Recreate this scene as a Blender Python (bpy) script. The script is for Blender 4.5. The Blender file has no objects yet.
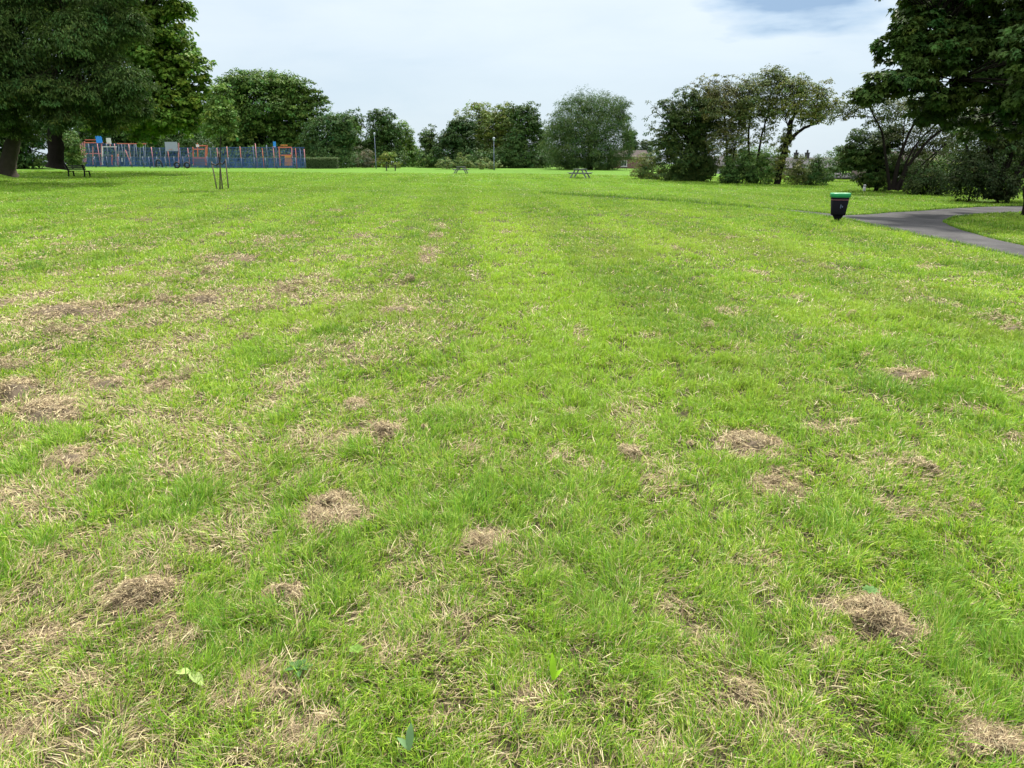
import bpy, math, numpy as np
from mathutils import Vector
rng = np.random.default_rng(7)
SC = bpy.context.scene
COL = SC.collection
# ------------------------------------------------------------------ camera model
F = 710.0; W, H = 1024, 768; HY = 164.0; EYE = 1.7
TH = math.atan((384 - HY) / F); CT, ST = math.cos(TH), math.sin(TH)

def ray(px, py):
    a = (px - 512) / F; b = (384 - py) / F
    return np.array([a, CT + b * ST, -ST + b * CT])

# ------------------------------------------------------------------ noise
def _lat(ix, iy, seed):
    n = (ix.astype(np.int64) * 374761393 + iy.astype(np.int64) * 668265263 + seed * 1442695041) & 0xffffffff
    n = ((n ^ (n >> 13)) * 1274126177) & 0xffffffff
    return ((n ^ (n >> 16)) & 0xffff) / 65535.0

def vnoise(x, y, seed=0):
    x = np.asarray(x, float); y = np.asarray(y, float)
    ix = np.floor(x); iy = np.floor(y); fx = x - ix; fy = y - iy
    fx = fx * fx * (3 - 2 * fx); fy = fy * fy * (3 - 2 * fy)
    a = _lat(ix, iy, seed); b = _lat(ix + 1, iy, seed); c = _lat(ix, iy + 1, seed); d = _lat(ix + 1, iy + 1, seed)
    return (a * (1 - fx) + b * fx) * (1 - fy) + (c * (1 - fx) + d * fx) * fy

def fbm(x, y, seed=0, o=3):
    s = 0; a = 1; t = 0
    for k in range(o):
        s = s + a * vnoise(x * 2 ** k, y * 2 ** k, seed + 17 * k); t += a; a *= .5
    return s / t

def sstep(a, b, x):
    t = np.clip((x - a) / (b - a), 0, 1); return t * t * (3 - 2 * t)

# ------------------------------------------------------------------ terrain
def gz(x, y):
    x = np.asarray(x, float); y = np.asarray(y, float)
    xl = np.clip(-x, 0, 80); xr = np.clip(x, 0, 70)
    s = .0125 * np.clip(y - 12, 0, 260) + .010 * xl * np.clip(y / 50, 0, 1) - .018 * xr * np.clip(y / 20, 0, 1) * np.exp(-np.clip(y - 60, 0, 400) / 90)
    z = 1.5 * np.tanh(s / 1.5)
    r = np.hypot(x, y)
    far = np.clip(r / 30, .0, 1.6)
    return z + .05 * (fbm(x * .35, y * .35, 3, 2) - .5) + .028 * far * (vnoise(x * .9, y * .9, 9) - .5) + .16 * np.clip((r - 25) / 50, 0, 1) * (fbm(x * .07, y * .16, 12, 2) - .5)

def g(px, py):
    d = ray(px, py); o = np.array([0, 0, EYE]); t = .5; st = .05
    while t < 400:
        p = o + d * t
        if p[2] < gz(p[0], p[1]): break
        st = max(.03, t * .004); t += st
    lo, hi = t - st, t
    for _ in range(20):
        m = .5 * (lo + hi); p = o + d * m
        if p[2] < gz(p[0], p[1]): hi = m
        else: lo = m
    p = o + d * hi
    return np.array([p[0], p[1], float(gz(p[0], p[1]))])

def at(px, py, Y):                      # point on the pixel's ray at forward distance Y
    d = ray(px, py); t = Y / d[1]
    return np.array([d[0] * t, Y, EYE + d[2] * t])

def mpp(p):                             # metres per pixel there
    return (p[1] * CT - (p[2] - EYE) * ST) / F

def foot(px, Y, py=165):
    p = at(px, py, Y); return np.array([p[0], Y, float(gz(p[0], Y))])

# ------------------------------------------------------------------ materials
def new_mat(name):
    m = bpy.data.materials.new(name); m.use_nodes = True
    nt = m.node_tree; b = nt.nodes['Principled BSDF']; return m, nt, b

def mat(name, col, rough=.6, metal=0, var=.12, scale=8, bump=0.0, bscale=60):
    m, nt, b = new_mat(name)
    n = nt.nodes.new('ShaderNodeTexNoise'); n.inputs['Scale'].default_value = scale; n.inputs['Detail'].default_value = 6
    tc = nt.nodes.new('ShaderNodeTexCoord'); nt.links.new(tc.outputs['Object'], n.inputs['Vector'])
    mx = nt.nodes.new('ShaderNodeMix'); mx.data_type = 'RGBA'
    mx.inputs[6].default_value = (*[c * (1 - var) for c in col], 1); mx.inputs[7].default_value = (*[min(1, c * (1 + var)) for c in col], 1)
    nt.links.new(n.outputs['Fac'], mx.inputs[0]); nt.links.new(mx.outputs[2], b.inputs['Base Color'])
    b.inputs['Roughness'].default_value = rough; b.inputs['Metallic'].default_value = metal; b.inputs['Specular IOR Level'].default_value = .08 if rough >= .85 else .4
    if bump:
        n2 = nt.nodes.new('ShaderNodeTexNoise'); n2.inputs['Scale'].default_value = bscale; n2.inputs['Detail'].default_value = 4
        nt.links.new(tc.outputs['Object'], n2.inputs['Vector'])
        bp = nt.nodes.new('ShaderNodeBump'); bp.inputs['Strength'].default_value = bump; bp.inputs['Distance'].default_value = .02
        nt.links.new(n2.outputs['Fac'], bp.inputs['Height']); nt.links.new(bp.outputs[0], b.inputs['Normal'])
    return m

def leaf_mat(name, trans=.3, rough=.55, spec=.3):
    m, nt, b = new_mat(name)
    at_ = nt.nodes.new('ShaderNodeAttribute'); at_.attribute_name = 'tint'
    nt.links.new(at_.outputs['Color'], b.inputs['Base Color']); b.inputs['Roughness'].default_value = rough
    b.inputs['Specular IOR Level'].default_value = spec
    tr = nt.nodes.new('ShaderNodeBsdfTranslucent'); nt.links.new(at_.outputs['Color'], tr.inputs['Color'])
    ms = nt.nodes.new('ShaderNodeMixShader'); ms.inputs[0].default_value = trans
    nt.links.new(b.outputs[0], ms.inputs[1]); nt.links.new(tr.outputs[0], ms.inputs[2])
    nt.links.new(ms.outputs[0], nt.nodes['Material Output'].inputs['Surface'])
    return m

M_leaf = leaf_mat('foliage', .22, .6, .12)
M_blade = leaf_mat('grass_blade', .35, .6, .2)
M_straw = leaf_mat('dried_grass', .12, .8, .1)
M_bark = mat('bark', (.011, .009, .007), .9, 0, .4, 3, .8, 12)
M_barkp = mat('pale_bark', (.040, .034, .024), .9, 0, .35, 4, .8, 14)
M_wood = mat('weathered_timber', (.13, .11, .085), .85, 0, .3, 6, .4, 40)
M_woodg = mat('grey_timber', (.15, .155, .16), .85, 0, .25, 6, .4, 40)
M_woodd = mat('dark_timber', (.018, .016, .014), .7, 0, .3, 6, .3, 40)
M_black = mat('black_plastic', (.005, .005, .007), .86, 0, .2, 5)
M_green = mat('green_plastic', (.008, .21, .065), .45, 0, .2, 9)
M_white = mat('white_paint', (.50, .50, .49), .5, 0, .08, 6)
M_pale = mat('galvanised_steel', (.22, .25, .29), .45, .3, .12, 6)
M_blue = mat('blue_paint', (.030, .078, .24), .45, 0, .2, 4)
M_navy = mat('navy_mesh', (.030, .075, .22), .5, 0, .2, 4)
M_bluep = mat('bright_blue_board', (.02, .20, .62), .45, 0, .1, 4)
M_steelb = mat('blue_grey_steel', (.085, .11, .17), .5, 0, .15, 4)
M_orange = mat('orange_paint', (.42, .12, .075), .5, 0, .15, 4)
M_pink = mat('faded_red_paint', (.42, .17, .17), .55, 0, .2, 4)
M_slat = mat('orange_timber', (.50, .21, .05), .6, 0, .2, 5)
M_greyp = mat('grey_panel', (.24, .26, .31), .6, 0, .1, 4)
M_roof = mat('grey_roof_tiles', (.050, .048, .052), .85, 0, .25, 3, .6, 9)
M_roofb = mat('brown_roof_tiles', (.042, .032, .029), .85, 0, .25, 3, .6, 9)
M_glass = mat('window_glass', (.03, .04, .05), .08, 0, .1, 2)
M_render = mat('pale_render', (.48, .47, .45), .85, 0, .12, 2)
M_rubber = mat('black_rubber', (.015, .015, .015), .8, 0, .2, 5)

def brick_mat(name, c1, c2):
    m, nt, b = new_mat(name)
    tc = nt.nodes.new('ShaderNodeTexCoord'); mp = nt.nodes.new('ShaderNodeMapping'); mp.inputs['Rotation'].default_value = (math.pi / 2, 0, 0)
    br = nt.nodes.new('ShaderNodeTexBrick'); br.inputs['Scale'].default_value = 4.4; br.inputs['Color1'].default_value = (*c1, 1); br.inputs['Color2'].default_value = (*c2, 1)
    br.inputs['Mortar'].default_value = (.35, .33, .3, 1); br.inputs['Mortar Size'].default_value = .012
    nt.links.new(tc.outputs['Object'], mp.inputs[0]); nt.links.new(mp.outputs[0], br.inputs['Vector']); nt.links.new(br.outputs['Color'], b.inputs['Base Color'])
    b.inputs['Roughness'].default_value = .9
    return m
M_brick = brick_mat('red_brick', (.13, .05, .038), (.105, .04, .03))
M_brickp = brick_mat('pale_brick', (.13, .085, .072), (.105, .07, .06))

def tarmac_mat():
    m, nt, b = new_mat('worn_tarmac')
    tc = nt.nodes.new('ShaderNodeTexCoord')
    n1 = nt.nodes.new('ShaderNodeTexNoise'); n1.inputs['Scale'].default_value = .8; n1.inputs['Detail'].default_value = 8; n1.inputs['Roughness'].default_value = .7
    n2 = nt.nodes.new('ShaderNodeTexNoise'); n2.inputs['Scale'].default_value = 45; n2.inputs['Detail'].default_value = 3
    for n in (n1, n2): nt.links.new(tc.outputs['Object'], n.inputs['Vector'])
    r = nt.nodes.new('ShaderNodeValToRGB'); r.color_ramp.elements[0].position = .3; r.color_ramp.elements[1].position = .75
    r.color_ramp.elements[0].color = (.022, .022, .022, 1); r.color_ramp.elements[1].color = (.075, .073, .071, 1)
    nt.links.new(n1.outputs['Fac'], r.inputs[0])
    mx = nt.nodes.new('ShaderNodeMix'); mx.data_type = 'RGBA'; mx.blend_type = 'OVERLAY'; mx.inputs[0].default_value = .6
    nt.links.new(r.outputs[0], mx.inputs[6]); nt.links.new(n2.outputs['Fac'], mx.inputs[7]); nt.links.new(mx.outputs[2], b.inputs['Base Color'])
    b.inputs['Roughness'].default_value = .9; b.inputs['Specular IOR Level'].default_value = .08
    bp = nt.nodes.new('ShaderNodeBump'); bp.inputs['Strength'].default_value = .5; bp.inputs['Distance'].default_value = .01
    nt.links.new(n2.outputs['Fac'], bp.inputs['Height']); nt.links.new(bp.outputs[0], b.inputs['Normal'])
    return m
M_tarmac = tarmac_mat()

def ground_mat():
    m, nt, b = new_mat('turf')
    a = nt.nodes.new('ShaderNodeAttribute'); a.attribute_name = 'tint'
    tc = nt.nodes.new('ShaderNodeTexCoord')
    n1 = nt.nodes.new('ShaderNodeTexNoise'); n1.inputs['Scale'].default_value = 70; n1.inputs['Detail'].default_value = 8; n1.inputs['Roughness'].default_value = .75
    n3 = nt.nodes.new('ShaderNodeTexNoise'); n3.inputs['Scale'].default_value = 1.7; n3.inputs['Detail'].default_value = 6; n3.inputs['Roughness'].default_value = .7
    for n in (n1, n3): nt.links.new(tc.outputs['Object'], n.inputs['Vector'])
    mr = nt.nodes.new('ShaderNodeMapRange'); mr.inputs[1].default_value = .3; mr.inputs[2].default_value = .7; mr.inputs[3].default_value = .35; mr.inputs[4].default_value = 1.6
    nt.links.new(n1.outputs['Fac'], mr.inputs[0])
    mr3 = nt.nodes.new('ShaderNodeMapRange'); mr3.inputs[1].default_value = .3; mr3.inputs[2].default_value = .7; mr3.inputs[3].default_value = .78; mr3.inputs[4].default_value = 1.22
    nt.links.new(n3.outputs['Fac'], mr3.inputs[0])
    mu = nt.nodes.new('ShaderNodeMath'); mu.operation = 'MULTIPLY'; nt.links.new(mr.outputs[0], mu.inputs[0]); nt.links.new(mr3.outputs[0], mu.inputs[1])
    mx = nt.nodes.new('ShaderNodeVectorMath'); mx.operation = 'SCALE'
    nt.links.new(a.outputs['Color'], mx.inputs[0]); nt.links.new(mu.outputs[0], mx.inputs['Scale'])
    nt.links.new(mx.outputs[0], b.inputs['Base Color']); b.inputs['Roughness'].default_value = .95; b.inputs['Specular IOR Level'].default_value = .05
    bp = nt.nodes.new('ShaderNodeBump'); bp.inputs['Strength'].default_value = .6; bp.inputs['Distance'].default_value = .03
    nt.links.new(n1.outputs['Fac'], bp.inputs['Height']); nt.links.new(bp.outputs[0], b.inputs['Normal'])
    return m
M_turf = ground_mat()

# ------------------------------------------------------------------ mesh building
def build(name, V, polys, m, parent=None, tint=None, smooth=False, mats=None, midx=None):
    """polys: list of int arrays (k, n): k faces of n corners."""
    V = np.asarray(V, np.float32)
    me = bpy.data.meshes.new(name); me.vertices.add(len(V)); me.vertices.foreach_set('co', V.ravel())
    loops = np.concatenate([p.ravel() for p in polys]).astype(np.int32)
    cnt = np.concatenate([np.full(len(p), p.shape[1]) for p in polys])
    st = np.concatenate([[0], np.cumsum(cnt)[:-1]]).astype(np.int32)
    me.loops.add(len(loops)); me.loops.foreach_set('vertex_index', loops)
    me.polygons.add(len(cnt)); me.polygons.foreach_set('loop_start', st)
    me.polygons.foreach_set('use_smooth', np.full(len(cnt), smooth))
    me.materials.append(m)
    me.update(calc_edges=True)
    if tint is not None:
        ca = me.attributes.new('tint', 'FLOAT_COLOR', 'POINT')
        c = np.ones((len(V), 4), np.float32); c[:, :3] = tint; ca.data.foreach_set('color', c.ravel())
    o = bpy.data.objects.new(name, me); COL.objects.link(o)
    if parent is not None: o.parent = parent
    return o

def tag(o, label=None, cat=None, group=None, kind=None):
    if label: o['label'] = label
    if cat: o['category'] = cat
    if group: o['group'] = group
    if kind: o['kind'] = kind
    return o

def empty(name, loc, label, cat, group=None, rz=0):
    o = bpy.data.objects.new(name, None); COL.objects.link(o); o.location = loc; o.rotation_euler = (0, 0, rz); o.empty_display_size = .2
    return tag(o, label, cat, group)

class MB:
    def __init__(s): s.v = []; s.p = {}; s.n = 0
    def add(s, V, *faces):
        V = np.asarray(V, float); 
        for f in faces:
            f = np.asarray(f, int); s.p.setdefault(f.shape[1], []).append(f + s.n)
        s.v.append(V); s.n += len(V); return s
    def box(s, c, size, rz=0, taper=1.0):
        hx, hy, hz = np.array(size) / 2
        V = np.array([[x * (taper if z > 0 else 1), y * (taper if z > 0 else 1), z] for z in (-hz, hz) for x, y in ((-hx, -hy), (hx, -hy), (hx, hy), (-hx, hy))])
        if rz:
            c_, s_ = math.cos(rz), math.sin(rz); V[:, :2] = V[:, :2] @ np.array([[c_, s_], [-s_, c_]])
        return s.add(V + np.array(c), [[3, 2, 1, 0], [4, 5, 6, 7], [0, 1, 5, 4], [1, 2, 6, 5], [2, 3, 7, 6], [3, 0, 4, 7]])
    def bar(s, a, b, w, t=None):       # rectangular bar between two points
        a = np.array(a, float); b = np.array(b, float); t = t or w
        d = b - a; d /= np.linalg.norm(d); u = np.cross(d, [0, 0, 1.0])
        if np.linalg.norm(u) < 1e-3: u = np.array([1.0, 0, 0])
        u /= np.linalg.norm(u); n = np.cross(u, d)
        V = [q + u * sx * w / 2 + n * sy * t / 2 for q in (a, b) for sx, sy in ((-1, -1), (1, -1), (1, 1), (-1, 1))]
        return s.add(V, [[3, 2, 1, 0], [4, 5, 6, 7], [0, 1, 5, 4], [1, 2, 6, 5], [2, 3, 7, 6], [3, 0, 4, 7]])
    def tube(s, pts, rad, n=8, cap=True, rough=0):
        pts = np.asarray(pts, float); k = len(pts); rad = np.broadcast_to(rad, (k,))
        d = np.gradient(pts, axis=0); d /= np.linalg.norm(d, axis=1)[:, None] + 1e-9
        u = np.cross(d, [.13, .99, .02]); bad = np.linalg.norm(u, axis=1) < .2; u[bad] = np.cross(d[bad], [1, 0, .1])
        u /= np.linalg.norm(u, axis=1)[:, None]; w = np.cross(d, u)
        an = np.arange(n) * 2 * math.pi / n
        V = pts[:, None, :] + rad[:, None, None] * (np.cos(an)[None, :, None] * u[:, None, :] + np.sin(an)[None, :, None] * w[:, None, :])
        if rough:
            amp = 1 + rough * (rng.normal(0, .6, n)[None, :] + rng.normal(0, .35, (k, n))); V = pts[:, None, :] + (V - pts[:, None, :]) * amp[:, :, None]
        i = np.arange(k - 1)[:, None] * n; j = np.arange(n)[None, :]; j2 = (j + 1) % n
        f = np.stack([i + j, i + j2, i + n + j2, i + n + j], -1).reshape(-1, 4)
        s.add(V.reshape(-1, 3), f)
        if cap: 
            s.p.setdefault(n, []).append((np.arange(n)[None, ::-1] + s.n - k * n)); s.p[n].append(np.arange(n)[None, :] + s.n - n)
        return s
    def rings(s, profile, n=16, shape=None, c=(0, 0, 0)):   # lathe [(r,z)...]
        an = np.arange(n) * 2 * math.pi / n
        V = np.array([[r * math.cos(a), r * math.sin(a), z] for r, z in profile for a in an])
        if shape is not None: V[:, :2] *= shape
        k = len(profile); i = np.arange(k - 1)[:, None] * n; j = np.arange(n)[None, :]; j2 = (j + 1) % n
        f = np.stack([i + j, i + j2, i + n + j2, i + n + j], -1).reshape(-1, 4)
        return s.add(V + np.array(c), f)
    def build(s, name, m, parent=None, smooth=False, tint=None):
        V = np.concatenate(s.v); pl = [np.concatenate(f) for f in s.p.values()]
        return build(name, V, pl, m, parent, tint, smooth)

# ------------------------------------------------------------------ paths (outlines on the ground)
S1f = [(540, 193.2), (590, 196), (640, 199), (720, 204.8), (800, 211), (848, 215.5), (900, 218), (943, 222.5), (960, 230), (990, 238.5), (1024, 246), (1100, 262), (1180, 280)]
S1n = [(540, 193.9), (590, 196.7), (640, 199.9), (720, 206.0), (800, 213.2), (845, 219.5), (872, 226), (905, 232.5), (935, 239.5), (975, 248), (1024, 259), (1100, 277), (1180, 300)]
S2f = [(848, 215.4), (875, 214.2), (900, 212.2), (940, 209.3), (965, 208), (985, 207.0), (1024, 206.3), (1110, 205.8), (1250, 205.5)]
S2n = [(848.2, 215.5), (880, 217.1), (900, 218), (943, 222.5), (955, 217.5), (985, 214.8), (1024, 213), (1110, 212.4), (1250, 212.4)]
def strip_pts(a, b, sub=8, cross=4):
    A = np.array([g(*p) for p in a]); B = np.array([g(*p) for p in b])
    n = (len(a) - 1) * sub + 1; t = np.linspace(0, len(a) - 1, n)
    A = np.stack([np.interp(t, np.arange(len(a)), A[:, k]) for k in range(2)], 1); B = np.stack([np.interp(t, np.arange(len(a)), B[:, k]) for k in range(2)], 1)
    return A, B
STRIPS = [strip_pts(S1f, S1n), strip_pts(S2f, S2n)]
POLYS = [np.concatenate([A, B[::-1]]) for A, B in STRIPS]
def in_poly(x, y, P):
    r = np.zeros(len(x), bool); q = np.roll(P, -1, 0)
    for (x0, y0), (x1, y1) in zip(P, q):
        if y0 == y1: continue
        c = ((y0 > y) != (y1 > y)) & (x < (x1 - x0) * (y - y0) / (y1 - y0) + x0); r ^= c
    return r
def on_path(x, y):
    r = np.zeros(len(x), bool)
    k = (y > 10) & (x > -5)
    if k.any():
        s = np.zeros(k.sum(), bool)
        for P in POLYS: s |= in_poly(x[k], y[k], P)
        r[k] = s
    return r

# ------------------------------------------------------------------ straw map: windrows and patches of dried clippings
PATCH = [  # px, py, width px, squash, strength, mound height (m), label
 (880, 625, 88, .50, 1.0, .075, 'thick pale brown heap of dried mown grass near the lower right corner'),
 (752, 446, 66, .45, 1.0, .055, 'long brown clump of dried cuttings right of centre in the mid lawn'),
 (340, 513, 74, .55, .9, .05, 'wide straw coloured clump of cuttings left of the lush green tuft'),
 (142, 600, 66, .6, 1.0, .065, 'tan lump of dried grass with a dark hollow behind the pale fallen leaf'),
 (280, 598, 46, .5, 1.0, .045, 'ragged straw clump lying right of the tan lump with the dark hollow'),
 (482, 543, 52, .6, .9, .035, 'dark brown thatch patch in the middle of the bright green tuft'),
 (70, 463, 46, .6, .9, .06, 'grey brown knob of matted cuttings near the left edge below the ring of clippings'),
 (18, 393, 50, .45, 1.0, .08, 'upright brown clump of cuttings cut off by the left edge of the photo'),
 (52, 415, 62, .55, .9, .06, 'ring of brown cuttings around a green hole near the left edge'),
 (110, 388, 40, .4, .9, .055, 'narrow brown clump just below the small round knob of cuttings'),
 (123, 368, 17, .7, .8, .05, 'small round knob of brown cuttings above a narrow clump on the left'),
 (355, 408, 32, .5, .9, .05, 'small pale clump of cuttings left above the twin clump with a dark gap'),
 (386, 432, 42, .45, .9, .05, 'clump of cuttings with a dark gap, left of centre of the lawn'),
 (65, 312, 76, .2, .9, .07, 'long low windrow of brown cuttings far left in the mid lawn'),
 (206, 300, 48, .25, .9, .06, 'flat oval heap of brown cuttings in front of the staked young tree'),
 (397, 312, 44, .25, .9, .055, 'dark brown streak of cuttings left of centre in the mid lawn'),
 (905, 378, 50, .3, .9, .06, 'brown clump with a black hollow on the right side of the lawn'),
 (1013, 331, 22, .4, .9, .06, 'rounded brown clump at the right edge of the photo below the path'),
 (780, 490, 58, .5, .9, .03, 'loose flat scatter of brown cuttings in front of the long brown clump'),
 (990, 745, 62, .7, 1.0, .05, 'brown thatch clump in the bottom right corner of the photo'),
 # unlabelled ones: only part of the loose clippings
 (972, 412, 36, .35, .8, .035, None), (1016, 440, 18, .5, .8, .05, None), (865, 357, 12, .6, .8, .05, None), (650, 337, 22, .4, .8, .03, None),
 (655, 480, 40, 1.1, .55, .012, None), (630, 420, 46, 1.2, .5, .012, None), (570, 415, 14, .6, .7, .03, None), (728, 312, 34, .25, .7, .03, None), (756, 273, 22, .25, .7, .04, None),
 (380, 360, 34, .3, .7, .03, None), (740, 690, 44, .5, .7, .02, None), (290, 388, 30, .5, .8, .03, None), (265, 240, 24, .3, .9, .06, None),
 (207, 260, 32, .25, .8, .06, None), (340, 300, 22, .3, .8, .04, None), (436, 236, 22, .25, .9, .06, None), (440, 226, 20, .25, .8, .05, None), (431, 250, 26, .22, .9, .06, None),
 (428, 262, 20, .25, .9, .05, None), (336, 211, 14, .2, .9, .07, None), (480, 214, 12, .25, .8, .06, None), (395, 222, 14, .2, .8, .05, None), (300, 262, 26, .25, .7, .03, None),
 (170, 275, 30, .25, .7, .04, None), (30, 500, 80, .6, .75, .02, None), (60, 560, 70, .6, .7, .02, None), (40, 650, 90, .6, .8, .02, None), (70, 700, 90, .6, .8, .02, None),
 (160, 640, 60, .7, .8, .02, None), (250, 690, 90, .5, .75, .018, None), (300, 735, 80, .5, .75, .018, None), (20, 735, 60, .6, .8, .02, None), (215, 460, 110, .4, .6, .012, None),
 (300, 440, 60, .5, .6, .012, None), (340, 440, 70, .4, .7, .015, None), (160, 425, 90, .35, .55, .012, None), (700, 640, 70, .5, .4, .01, None), (670, 610, 50, .5, .6, .015, None),
 (560, 455, 30, .6, .6, .02, None), (470, 450, 26, .6, .6, .02, None), (530, 700, 36, .8, .8, .018, None), (440, 720, 40, .6, .45, .01, None), (890, 470, 90, .5, .35, .01, None),
 (900, 510, 50, .5, .5, .015, None), (820, 430, 40, .4, .6, .03, None), (850, 425, 20, .5, .7, .035, None), (100, 540, 60, .5, .6, .012, None), (200, 540, 90, .4, .55, .012, None),
 (955, 700, 40, .6, .4, .01, None), (760, 560, 50, .5, .35, .01, None), (590, 470, 30, .6, .5, .012, None), (110, 300, 40, .2, .6, .03, None), (140, 250, 24, .2, .6, .04, None),
 (60, 245, 24, .2, .6, .04, None), (320, 250, 20, .25, .6, .03, None), (905, 285, 20, .3, .6, .03, None), (970, 350, 20, .3, .6, .03, None), (985, 275, 30, .15, .6, .03, None), (925, 268, 26, .2, .6, .03, None),
 (560, 575, 40, .5, .4, .012, None), (460, 620, 40, .7, .45, .012, None), (395, 655, 50, .7, .5, .012, None), (620, 700, 40, .6, .5, .012, None), (800, 745, 70, .5, .45, .012, None), (660, 755, 60, .5, .5, .014, None)]
PW = []
for px, py, w, sq, stg, h, lab in PATCH:
    c = g(px, py); hw = w / 2 * (math.hypot(c[0], c[1], EYE) / F)
    a = g(px, py - w * sq / 2); b = g(px, py + w * sq / 2); hd = max(.03, math.hypot(*(a - b)[:2]) / 2)
    PW.append((c, hw, hd, math.atan2(c[0], c[1])))
def straw(x, y):
    m = np.zeros(len(x))
    for (px, py, w, sq, stg, h, lab), (c, hw, hd, an) in zip(PATCH, PW):
        dx, dy = x - c[0], y - c[1]; near = (abs(dx) < 2.2 * (hw + hd)) & (abs(dy) < 2.2 * (hw + hd))
        if not near.any(): continue
        ca, sa = math.cos(an), math.sin(an)
        u = (dx[near] * ca - dy[near] * sa) / hw; v = (dx[near] * sa + dy[near] * ca) / hd
        fq = 5 / max(.12, min(.6, hw))
        r = np.sqrt(u * u + v * v) + 1.5 * (fbm(x[near] * fq * .55, y[near] * fq * .55, 41, 3) - .5)
        m[near] = np.maximum(m[near], stg * (1 - sstep(.55, 1.35, r)))
    # windrows left by the mower, running away from the camera
    xr = x + .063 * y + .25 * (fbm(x * .8, y * .5, 55, 2) - .5); ph = np.abs(((xr + .7) / 1.7 + .5) % 1 - .5) * 1.7
    row = (1 - sstep(.10, .42, ph)) * sstep(.30, .60, fbm(xr * .4, y * .35, 51, 2)) * (1 - sstep(20, 32, y))
    bl = sstep(.50, .72, fbm(x * 2.6, y * 1.5, 61, 3))
    left = sstep(1.2, -1.6, x + .12 * (y - 2)) * (1 - sstep(9, 22, y))
    base = row * bl * .95 * (.35 + .65 * sstep(2.5, .5, xr)) + left * .58 * sstep(.40, .60, fbm(x * 2.2, y * 1.2, 71, 3))
    return np.clip(np.maximum(m, base) + .10 * (fbm(x * 6, y * 6, 81, 2) - .5), 0, 1)

def lush(x, y):
    l = sstep(.52, .75, fbm(x * 1.6, y * 1.1, 91, 3))
    for px, py, rx, ry in ((480, 500, 150, 60), (540, 560, 90, 60), (600, 600, 80, 70), (700, 360, 90, 50), (920, 330, 80, 40), (560, 360, 120, 50), (330, 560, 50, 60), (230, 610, 40, 40), (740, 640, 40, 30), (640, 300, 120, 40)):
        c = g(px, py); s = math.hypot(c[0], c[1], EYE) / F; a = g(px, py - ry)
        l = np.maximum(l, .9 * np.exp(-((x - c[0]) / (rx * s)) ** 2 - ((y - c[1]) / (max(.1, a[1] - c[1]))) ** 2))
    return l

# ------------------------------------------------------------------ ground sheet
def ground():
    an = np.concatenate([np.linspace(-48, 48, 420), np.linspace(48, 312, 60)[1:-1]]) * math.pi / 180
    R = np.geomspace(.4, 2500, 300)
    a, r = np.meshgrid(an, R); x = (r * np.sin(a)).ravel(); y = (r * np.cos(a)).ravel(); z = gz(x, y)
    n = len(an); i = np.arange(len(R) - 1)[:, None] * n; j = np.arange(n)[None, :]; j2 = (j + 1) % n
    q = np.stack([i + j, i + n + j, i + n + j2, i + j2], -1).reshape(-1, 4)[:, ::-1]
    V = np.stack([x, y, z], 1); V = np.vstack([V, [0, 0, float(gz(0, 0))]])
    t = np.stack([np.full(n, len(V) - 1), np.arange(n), (np.arange(n) + 1) % n], 1)[:, ::-1]
    s = straw(x, y); rr = np.hypot(x, y); k = sstep(14, 60, rr)
    near = np.array([.045, .042, .020]); strw = np.array([.10, .076, .046]); farc = np.array([.070, .145, .016])
    gr = near * (1 - k)[:, None] + farc * k[:, None]; sd_ = sstep(1.5, 3.0, np.abs(x) - .8 * np.abs(y))[:, None] * (1 - k)[:, None]; gr = gr * (1 - sd_) + np.array([.075, .125, .020]) * sd_
    pt = fbm(x * .12, y * .25, 33, 3); gr = gr * (.82 + .36 * pt)[:, None]
    c = gr * (1 - s)[:, None] + strw * s[:, None]
    c = np.vstack([c, near])
    o = build('ground', V, [q, t], M_turf, None, c, True); tag(o, kind='structure')
ground()

for k, (A, B) in enumerate(STRIPS):
    t = np.linspace(0, 1, 6)[None, :, None]
    P = A[:, None, :] * (1 - t) + B[:, None, :] * t; n, m_ = P.shape[:2]
    x = P[..., 0].ravel(); y = P[..., 1].ravel(); camber = np.tile(np.array([0, .012, .02, .02, .012, 0]), n)
    V = np.stack([x, y, gz(x, y) + .012 + camber * (1 if k == 0 else .3)], 1)
    i = np.arange(n - 1)[:, None] * m_; j = np.arange(m_ - 1)[None, :]
    q = np.stack([i + j, i + j + 1, i + m_ + j + 1, i + m_ + j], -1).reshape(-1, 4)
    tag(build('tarmac_path' if k == 0 else 'tarmac_path_branch', V, [q[:, ::-1]], M_tarmac, None, None, True), kind='structure')

# ------------------------------------------------------------------ grass blades
def blades(P, phi, a0, a1, L, w, tau):
    n = len(P); s0, c0, s1, c1 = np.sin(a0), np.cos(a0), np.sin(a1), np.cos(a1); cp, sp = np.cos(phi), np.sin(phi)
    d0 = np.stack([cp * s0, sp * s0, c0], 1); d1 = np.stack([cp * s1, sp * s1, c1], 1)
    mid = P + d0 * (L * .55)[:, None]; tip = mid + d1 * (L * .45)[:, None]
    sd = np.stack([-sp, cp, np.zeros(n)], 1); nn = np.cross(d0, sd); sd = sd * np.cos(tau)[:, None] + nn * np.sin(tau)[:, None]
    hw = (w / 2)[:, None]
    V = np.stack([P - sd * hw, P + sd * hw, mid + sd * hw * .85, mid - sd * hw * .85, tip], 1).reshape(-1, 3)
    b = np.arange(n) * 5
    return V, np.stack([b, b + 1, b + 2, b + 3], 1), np.stack([b + 3, b + 2, b + 4], 1)

def pick(cols, wts, n):
    cols = np.array(cols); return cols[rng.choice(len(cols), n, p=np.array(wts) / sum(wts))]

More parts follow.
